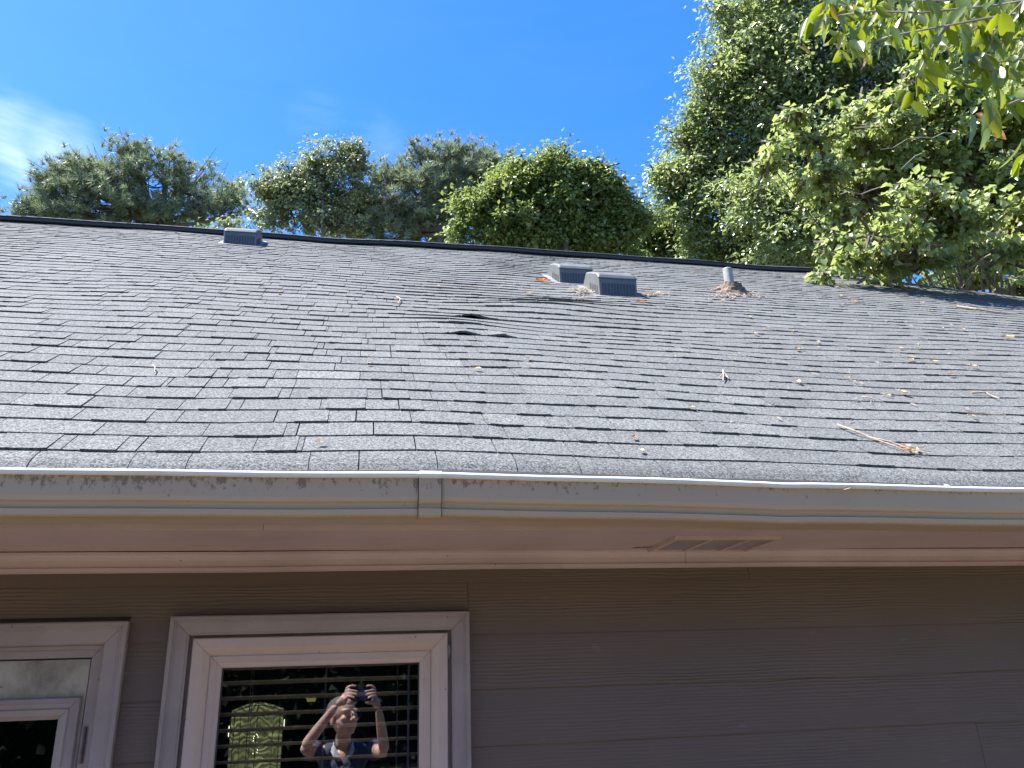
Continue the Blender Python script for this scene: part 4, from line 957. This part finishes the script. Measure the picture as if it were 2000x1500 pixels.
tw1=stick([(1636,827),(1668,841),(1700,851),(1740,862),(1780,874),(1818,884)],.0045,'long broken twig with brown leaves at its tip low on the right',[[(1700,851),(1745,869),(1778,880)],[(1660,838),(1672,836)],[(1770,871),(1812,870)],[(1720,857),(1738,855)]])
for i,(x,y,s_,tn) in enumerate(((1758,869,14,.8),(1768,873,16,.9),(1777,876,13,.7),(1785,880,12,.5),(1772,867,11,.2),(1790,874,10,.3))):
    o=fallen(x,y,s_,tn,'x'); del o['label'],o['category'],o['group']; o.name='dry_leaf'; attach(o,tw1)
stick([(1868,602),(1905,608),(1940,612),(1985,616)],.011,'long pale stick lying near the shaded hip at the right edge',[[(1910,608),(1930,606)]])
stick([(1683,774),(1698,778),(1712,781)],.0035,'thin pale twig left of the pale triangular leaf')
stick([(1898,765),(1925,767),(1940,772),(1952,778)],.005,'bent pale twig near the right edge below the wedge shaped leaf',[[(1925,767),(1936,766)]])
stick([(1890,807),(1930,808),(1972,809)],.0025,'straight thin straw near the right edge under the small leaves')
stick([(298,716),(303,722),(302,730)],.004,'small hooked straw on the left side of the roof')
stick([(775,583),(782,590),(777,599)],.006,'small hooked twig near the middle of the upper roof')
stick([(1412,726),(1413,735),(1412,746)],.006,'upright splinter with frayed tan fibres in the middle right',[[(1412,728),(1418,736),(1423,741)],[(1413,730),(1408,737),(1402,742)],[(1413,733),(1420,741)]])
stick([(1120,590),(1136,587),(1152,590)],.006,'crossed brown twigs below the paired roof vents',[[(1136,587),(1140,580)],[(1128,591),(1142,584)]])
stick([(1640,600),(1655,596),(1690,598)],.005,'thin tan twig beside the ragged brown leaf cluster')
M_STRAW=simple('pine_straw',(.23,.185,.145),.95,0,.4,60)
# pine straw and grit gathered against the vents
def litter(name,label,cx,cy,rx,ry,n,seed):
    rr=random.Random(seed); q=MB()
    for i in range(n):
        x=cx+rr.gauss(0,.45)*rx; y=cy+rr.gauss(0,.45)*ry; X,s=atRoof(x,y); a=rr.uniform(0,3.14); l_=rr.uniform(.008,.035); w_=rr.uniform(.002,.007); h_=rr.uniform(.008,.022)
        ca,sa=math.cos(a),math.sin(a)
        q.add([RP(X-ca*l_,s-sa*l_,h_),RP(X+sa*w_,s-ca*w_,h_+.004),RP(X+ca*l_,s+sa*l_,h_+rr.uniform(-.002,.006)),RP(X-sa*w_,s+ca*w_,h_)],[(0,1,2),(0,2,3)],rr.choice((.2,.3,.5,.6,.7)))
    o=q.build(name,M_STRAW,None,fixn=False); tag(o,label,'leaf litter',None,'stuff'); return o
litter('leaf_litter','brown pine straw piled against the left foot of the lower vent',1143,570,30,8,190,1)
litter('leaf_litter','scattered tan crumbs at the right foot of the lower vent',1268,578,38,5,70,2)
litter('leaf_litter','brown grit washed round the pipe collar',1432,580,58,6,230,3)
litter('leaf_litter','thin scatter of pale crumbs over the right half of the roof',1650,690,520,170,80,4)

# ------------------------------------------------------------------ the photographer, mirrored in the window
man=empty('person',(-.03,-.45,.06)); tag(man,'man in navy polo and glasses holding up a phone in both hands, mirrored in glass','person')
def skin_mesh(verts,edges,rad,sub=1):
    me=bpy.data.meshes.new('tmp'); me.from_pydata(verts,edges,[]); o=bpy.data.objects.new('tmp',me); COL.objects.link(o)
    sk=o.modifiers.new('s','SKIN'); 
    for i,r_ in enumerate(rad): me.skin_vertices[0].data[i].radius=(r_,r_) if not hasattr(r_,'__len__') else r_
    me.skin_vertices[0].data[0].use_root=True
    sb=o.modifiers.new('u','SUBSURF'); sb.levels=sub; sb.render_levels=sub
    return o
def evalm(o):
    bpy.context.view_layer.update(); dg=bpy.context.evaluated_depsgraph_get(); me=bpy.data.meshes.new_from_object(o.evaluated_get(dg)); return me
def chain_mesh(chains,sub=1):     # [(pts,radii)] each as its own skinned chain
    bm=bmesh.new()
    for pts,rad in chains:
        o=skin_mesh([tuple(p) for p in pts],[(i,i+1) for i in range(len(pts)-1)],rad,sub); me=evalm(o); bm.from_mesh(me); od=o.data; bpy.data.objects.remove(o); bpy.data.meshes.remove(me); bpy.data.meshes.remove(od)
    return bm
def blob(bm,c,r,rot=None,seg=20):
    M=Matrix.Translation(c)@((rot or Matrix()).to_4x4())@Matrix.Diagonal((*r,1)); bmesh.ops.create_uvsphere(bm,u_segments=seg,v_segments=seg//2+2,radius=1,matrix=M)
def remesh(bm,name,m,vox,smooth=4,parent=man):
    me=bpy.data.meshes.new('t'); bm.to_mesh(me); bm.free(); o=bpy.data.objects.new('t',me); COL.objects.link(o)
    md=o.modifiers.new('r','REMESH'); md.mode='VOXEL'; md.voxel_size=vox; md.use_smooth_shade=True
    sm=o.modifiers.new('s','SMOOTH'); sm.iterations=smooth; sm.factor=.5
    me2=evalm(o); bpy.data.objects.remove(o); me2.name=name; me2.materials.clear(); me2.materials.append(m); me2.polygons.foreach_set('use_smooth',[True]*len(me2.polygons))
    r_=bpy.data.objects.new(name,me2); COL.objects.link(r_); attach(r_,parent); return r_
M_SKIN,t,b=mat('skin'); n=noise(t,pos(t),30,4,.6); t.links.new(ramp(t,n,[(.3,(.50,.29,.21)),(.7,(.62,.39,.29))]),b.inputs['Base Color']); b.inputs['Roughness'].default_value=.45; b.inputs['Subsurface Weight'].default_value=.12; b.inputs['Subsurface Scale'].default_value=.01
M_SHIRT=simple('navy_cloth',(.045,.055,.085),.85,0,.35,40); M_SHL=simple('grey_stripe_cloth',(.42,.43,.46),.85); M_PANT=simple('grey_trousers',(.10,.10,.11),.9); M_SHOE=simple('dark_shoe',(.03,.03,.03),.6)
M_HAIR=simple('short_grey_hair',(.10,.085,.075),.8,0,.4,150); M_PH=simple('phone_body',(.015,.018,.045),.25,0,.1); M_LENS=simple('phone_lens',(.5,.55,.7),.1); M_SPEC=simple('glasses_frame',(.02,.018,.018),.3)
H=lambda x,y,zz: Vector((x,y,ZC+zz))
# joints (relative to the lens)
neck=H(-.055,-.385,-.315); shL=H(-.225,-.40,-.375); shR=H(.125,-.40,-.375); elL=H(-.300,-.175,-.335); elR=H(.215,-.205,-.385); wrL=H(-.105,-.055,-.085); wrR=H(.165,-.055,-.115)
chest=H(-.055,-.43,-.55); waist=H(-.05,-.42,-.78); pel=H(-.05,-.42,-.97)
kL=H(-.15,-.40,-1.42); kR=H(.05,-.38,-1.42); aL=H(-.16,-.44,-1.82); aR=H(.06,-.42,-1.82)
def fingers(bm_list,palm,dirs): pass
hc=H(-.058,-.325,-.168)         # head centre
CRv,CUv,CFv=Vector(CR),Vector(CU),Vector(CF)
ph_c=H(0,0,0)+CRv*.052-CUv*.020-CFv*.014
pe=lambda u,v,w_: ph_c+CRv*u+CUv*v+CFv*w_      # phone frame
ch=[([pel,waist,chest,neck+Vector((0,-.01,-.03))],[(.15,.11),(.145,.10),(.155,.115),(.07,.07)]),
    ([neck+Vector((0,-.02,-.05)),neck,H(-.056,-.35,-.22)],[.062,.056,.055]),
    ([chest+Vector((-.03,0,.12)),shL],[.085,.058]),([chest+Vector((.03,0,.12)),shR],[.085,.058]),
    ([shL,(shL*.55+elL*.45),elL],[.055,.048,.038]),([shR,(shR*.55+elR*.45),elR],[.055,.048,.038]),
    ([elL,elL*.65+wrL*.35,wrL],[.037,.038,.024]),([elR,elR*.65+wrR*.35,wrR],[.037,.038,.024]),
    ([pel+Vector((-.08,0,0)),kL,aL],[.088,.058,.04]),([pel+Vector((.08,0,0)),kR,aR],[.088,.058,.04]),
    ([aL+Vector((0,0,-.03)),aL+Vector((-.02,.14,-.06))],[.04,.035]),([aR+Vector((0,0,-.03)),aR+Vector((.02,.14,-.06))],[.04,.035])]
# hands: palms behind the phone's ends, fingers wrapped over its back edge, thumbs below
def hand(wr,side):
    s=side; kn=[]; pc=pe(s*.088,-.012,-.022)
    ch.append(([wr,wr*.4+pc*.6,pc],[.024,.030,.030]))
    ch.append(([wr*.5+pc*.5+CUv*.018,pc+CUv*.024],[.020,.018])); ch.append(([wr*.5+pc*.5-CUv*.018,pc-CUv*.020],[.020,.018]))
    for i,(v0,ln_) in enumerate(((.030,.078),(.013,.088),(-.004,.082),(-.020,.066))):
        a=pe(s*.094,v0*.9-.004,-.016); b_=pe(s*(.094-.012),v0*1.15+.012,.004) if i else pe(s*.090,.044,.0)
        c_=pe(s*(.094-ln_*.42),v0*1.25+.004+(.012 if i==0 else 0),.011); d_=pe(s*(.094-ln_*.85),v0*1.2-.003+(.016 if i==0 else 0),.011)
        ch.append(([pc+CUv*v0*.8,a,b_,c_,d_],[.012,.0105,.0098,.009,.0075]))
    ch.append(([pc-CUv*.030,pe(s*.070,-.048,-.014),pe(s*.045,-.050,-.008),pe(s*.022,-.047,-.008)],[.014,.013,.0115,.009]))
hand(wrL,-1); hand(wrR,1)
bm=chain_mesh(ch,2)
# head: skull, jaw, nose, brow, lips, ears, facing slightly right and up
hr=Matrix.Rotation(R(-38),4,'Z')@Matrix.Rotation(R(12),4,'X')@Matrix.Diagonal((1.14,1.08,1.06,1))
hp=lambda x,y,zz: hc+hr@Vector((x,y,zz))
rot3=hr.to_3x3()
blob(bm,hp(0,-.012,.035),(.077,.096,.090),rot3,28); blob(bm,hp(0,.012,-.035),(.064,.076,.076),rot3,24); blob(bm,hp(0,.044,-.083),(.034,.036,.028),rot3); blob(bm,hp(0,.010,-.070),(.055,.062,.038),rot3)
for sg in(-1,1):
    blob(bm,hp(sg*.038,.060,-.018),(.024,.020,.020),rot3); blob(bm,hp(sg*.079,-.008,-.012),(.010,.018,.034),rot3); blob(bm,hp(sg*.030,.072,.028),(.026,.014,.010),rot3); blob(bm,hp(sg*.010,.098,-.032),(.010,.011,.008),rot3)
blob(bm,hp(0,.090,-.008),(.010,.018,.028),rot3,14); blob(bm,hp(0,.100,-.026),(.013,.016,.011),rot3,14); blob(bm,hp(0,.078,-.057),(.024,.012,.0055),rot3,14); blob(bm,hp(0,.077,-.068),(.020,.011,.006),rot3,14)
body=remesh(bm,'body',M_SKIN,.0048,2)
# hair cap (short, receding)
bm=bmesh.new(); blob(bm,hp(0,-.022,.046),(.083,.096,.088),rot3,28)
bm2=remesh(bm,'hair',M_HAIR,.006,1)
me=bm2.data; b2=bmesh.new(); b2.from_mesh(me); inv=hr.inverted(); kill=[]
off=Vector(bm2.location)+man.location
for v in b2.verts:
    l_=inv@((v.co+off)-hc)
    if l_.y>.058 or l_.z<.012-(.0 if l_.y>0 else .05): kill.append(v)
bmesh.ops.delete(b2,geom=kill,context='VERTS'); b2.to_mesh(me); b2.free()
# eyes and glasses
bm=bmesh.new()
for sg in(-1,1): blob(bm,hp(sg*.031,.074,.004),(.0115,.010,.008),rot3,12)
me=bpy.data.meshes.new('eyes'); bm.to_mesh(me); bm.free(); me.materials.append(simple('eye_white',(.55,.5,.46),.3)); o=bpy.data.objects.new('eyes',me); COL.objects.link(o); attach(o,man)
q=MB()
for sg in(-1,1):
    pts=[hp(sg*(.034)+.025*math.cos(a)*1.0,.100,.000+.018*math.sin(a)) for a in np.linspace(0,2*math.pi,15)]; q.tube(pts,.0022,5); q.tube([hp(sg*.059,.098,.006),hp(sg*.080,.05,.008),hp(sg*.082,-.01,.004)],.002,5)
q.tube([hp(-.010,.101,.004),hp(.010,.101,.004)],.002,5); q.build('eyeglasses',M_SPEC,man)
# shirt
ch=[([pel+Vector((0,0,.06)),waist,chest,neck+Vector((0,-.012,-.060))],[(.175,.13),(.173,.13),(.20,.150),(.125,.105)]),
    ([chest+Vector((-.03,0,.12)),shL],[.118,.088]),([chest+Vector((.03,0,.12)),shR],[.118,.088]),
    ([shL,shL*.40+elL*.60],[.086,.076]),([shR,shR*.40+elR*.60],[.086,.076])]
bm=chain_mesh(ch,2); sh_=remesh(bm,'shirt',M_SHIRT,.009,5)
nz_=np.random.default_rng(3)
me=sh_.data; co=np.empty(len(me.vertices)*3,np.float32); me.vertices.foreach_get('co',co); co=co.reshape(-1,3); co[:,1]+=.006*np.sin(co[:,0]*38+co[:,2]*22)+.004*np.sin(co[:,0]*80-co[:,2]*47); me.vertices.foreach_set('co',co.ravel()); me.update()
q=MB()
for sg in(-1,1):   # open collar with a light stripe
    a=neck+Vector((sg*.062,-.02,-.002)); b_=neck+Vector((sg*.058,.045,-.028)); c_=neck+Vector((sg*.014,.078,-.095)); d_=neck+Vector((sg*.060,.082,-.088)); e=neck+Vector((sg*.088,.02,-.045))
    q.add([a,b_,c_,d_,e,a+Vector((0,0,.012)),b_+Vector((0,0,.012)),c_+Vector((0,.008,.004))],[(0,1,4),(1,2,3,4),(0,1,6,5),(1,2,7,6)])
q.build('collar',M_SHL,man)
q=MB()
for (x,zz,w_,h_) in ((-.060,-.47,.020,.016),(-.035,-.475,.014,.012),(-.075,-.49,.012,.010),(-.02,-.468,.010,.01)):
    q.box(x-w_/2+.03*0,x+w_/2,-.288,-.284,ZC+zz-h_/2,ZC+zz+h_/2)
q.build('chest_print',M_SHL,man)
bm=chain_mesh([([pel+Vector((0,0,.03)),pel+Vector((0,0,-.06))],[(.158,.118),(.155,.118)]),([pel+Vector((-.08,0,0)),kL,aL],[.104,.080,.062]),([pel+Vector((.08,0,0)),kR,aR],[.104,.080,.062])],2); remesh(bm,'trousers',M_PANT,.012,3)
bm=chain_mesh([([aL+Vector((0,-.03,-.035)),aL+Vector((-.02,.15,-.045))],[.052,.042]),([aR+Vector((0,-.03,-.035)),aR+Vector((.02,.15,-.045))],[.052,.042])],2); remesh(bm,'shoes',M_SHOE,.01,2)
# phone
phn=empty('smartphone',ph_c); tag(phn,'dark phone held sideways in both hands, mirrored in the window','phone')
bm=bmesh.new(); bmesh.ops.create_cube(bm,size=1); bmesh.ops.scale(bm,vec=(.150,.074,.008),verts=bm.verts)
bmesh.ops.bevel(bm,geom=[e for e in bm.edges if abs((e.verts[0].co-e.verts[1].co).z)>.004],offset=.010,segments=4,affect='EDGES')
M3=Matrix((CRv,CUv,-CFv)).transposed().to_4x4(); M3.translation=ph_c; bmesh.ops.transform(bm,matrix=M3,verts=bm.verts)
me=bpy.data.meshes.new('case'); bm.to_mesh(me); bm.free(); me.materials.append(M_PH); o=bpy.data.objects.new('case',me); COL.objects.link(o); attach(o,phn)
for (u,v) in ((-.052,.004),(-.034,.022),(-.052,.024)):
    q=MB(); q.tube([pe(u,v,.0042),pe(u,v,.0062)],.0058,12); q.build('camera_lens',M_LENS,phn)
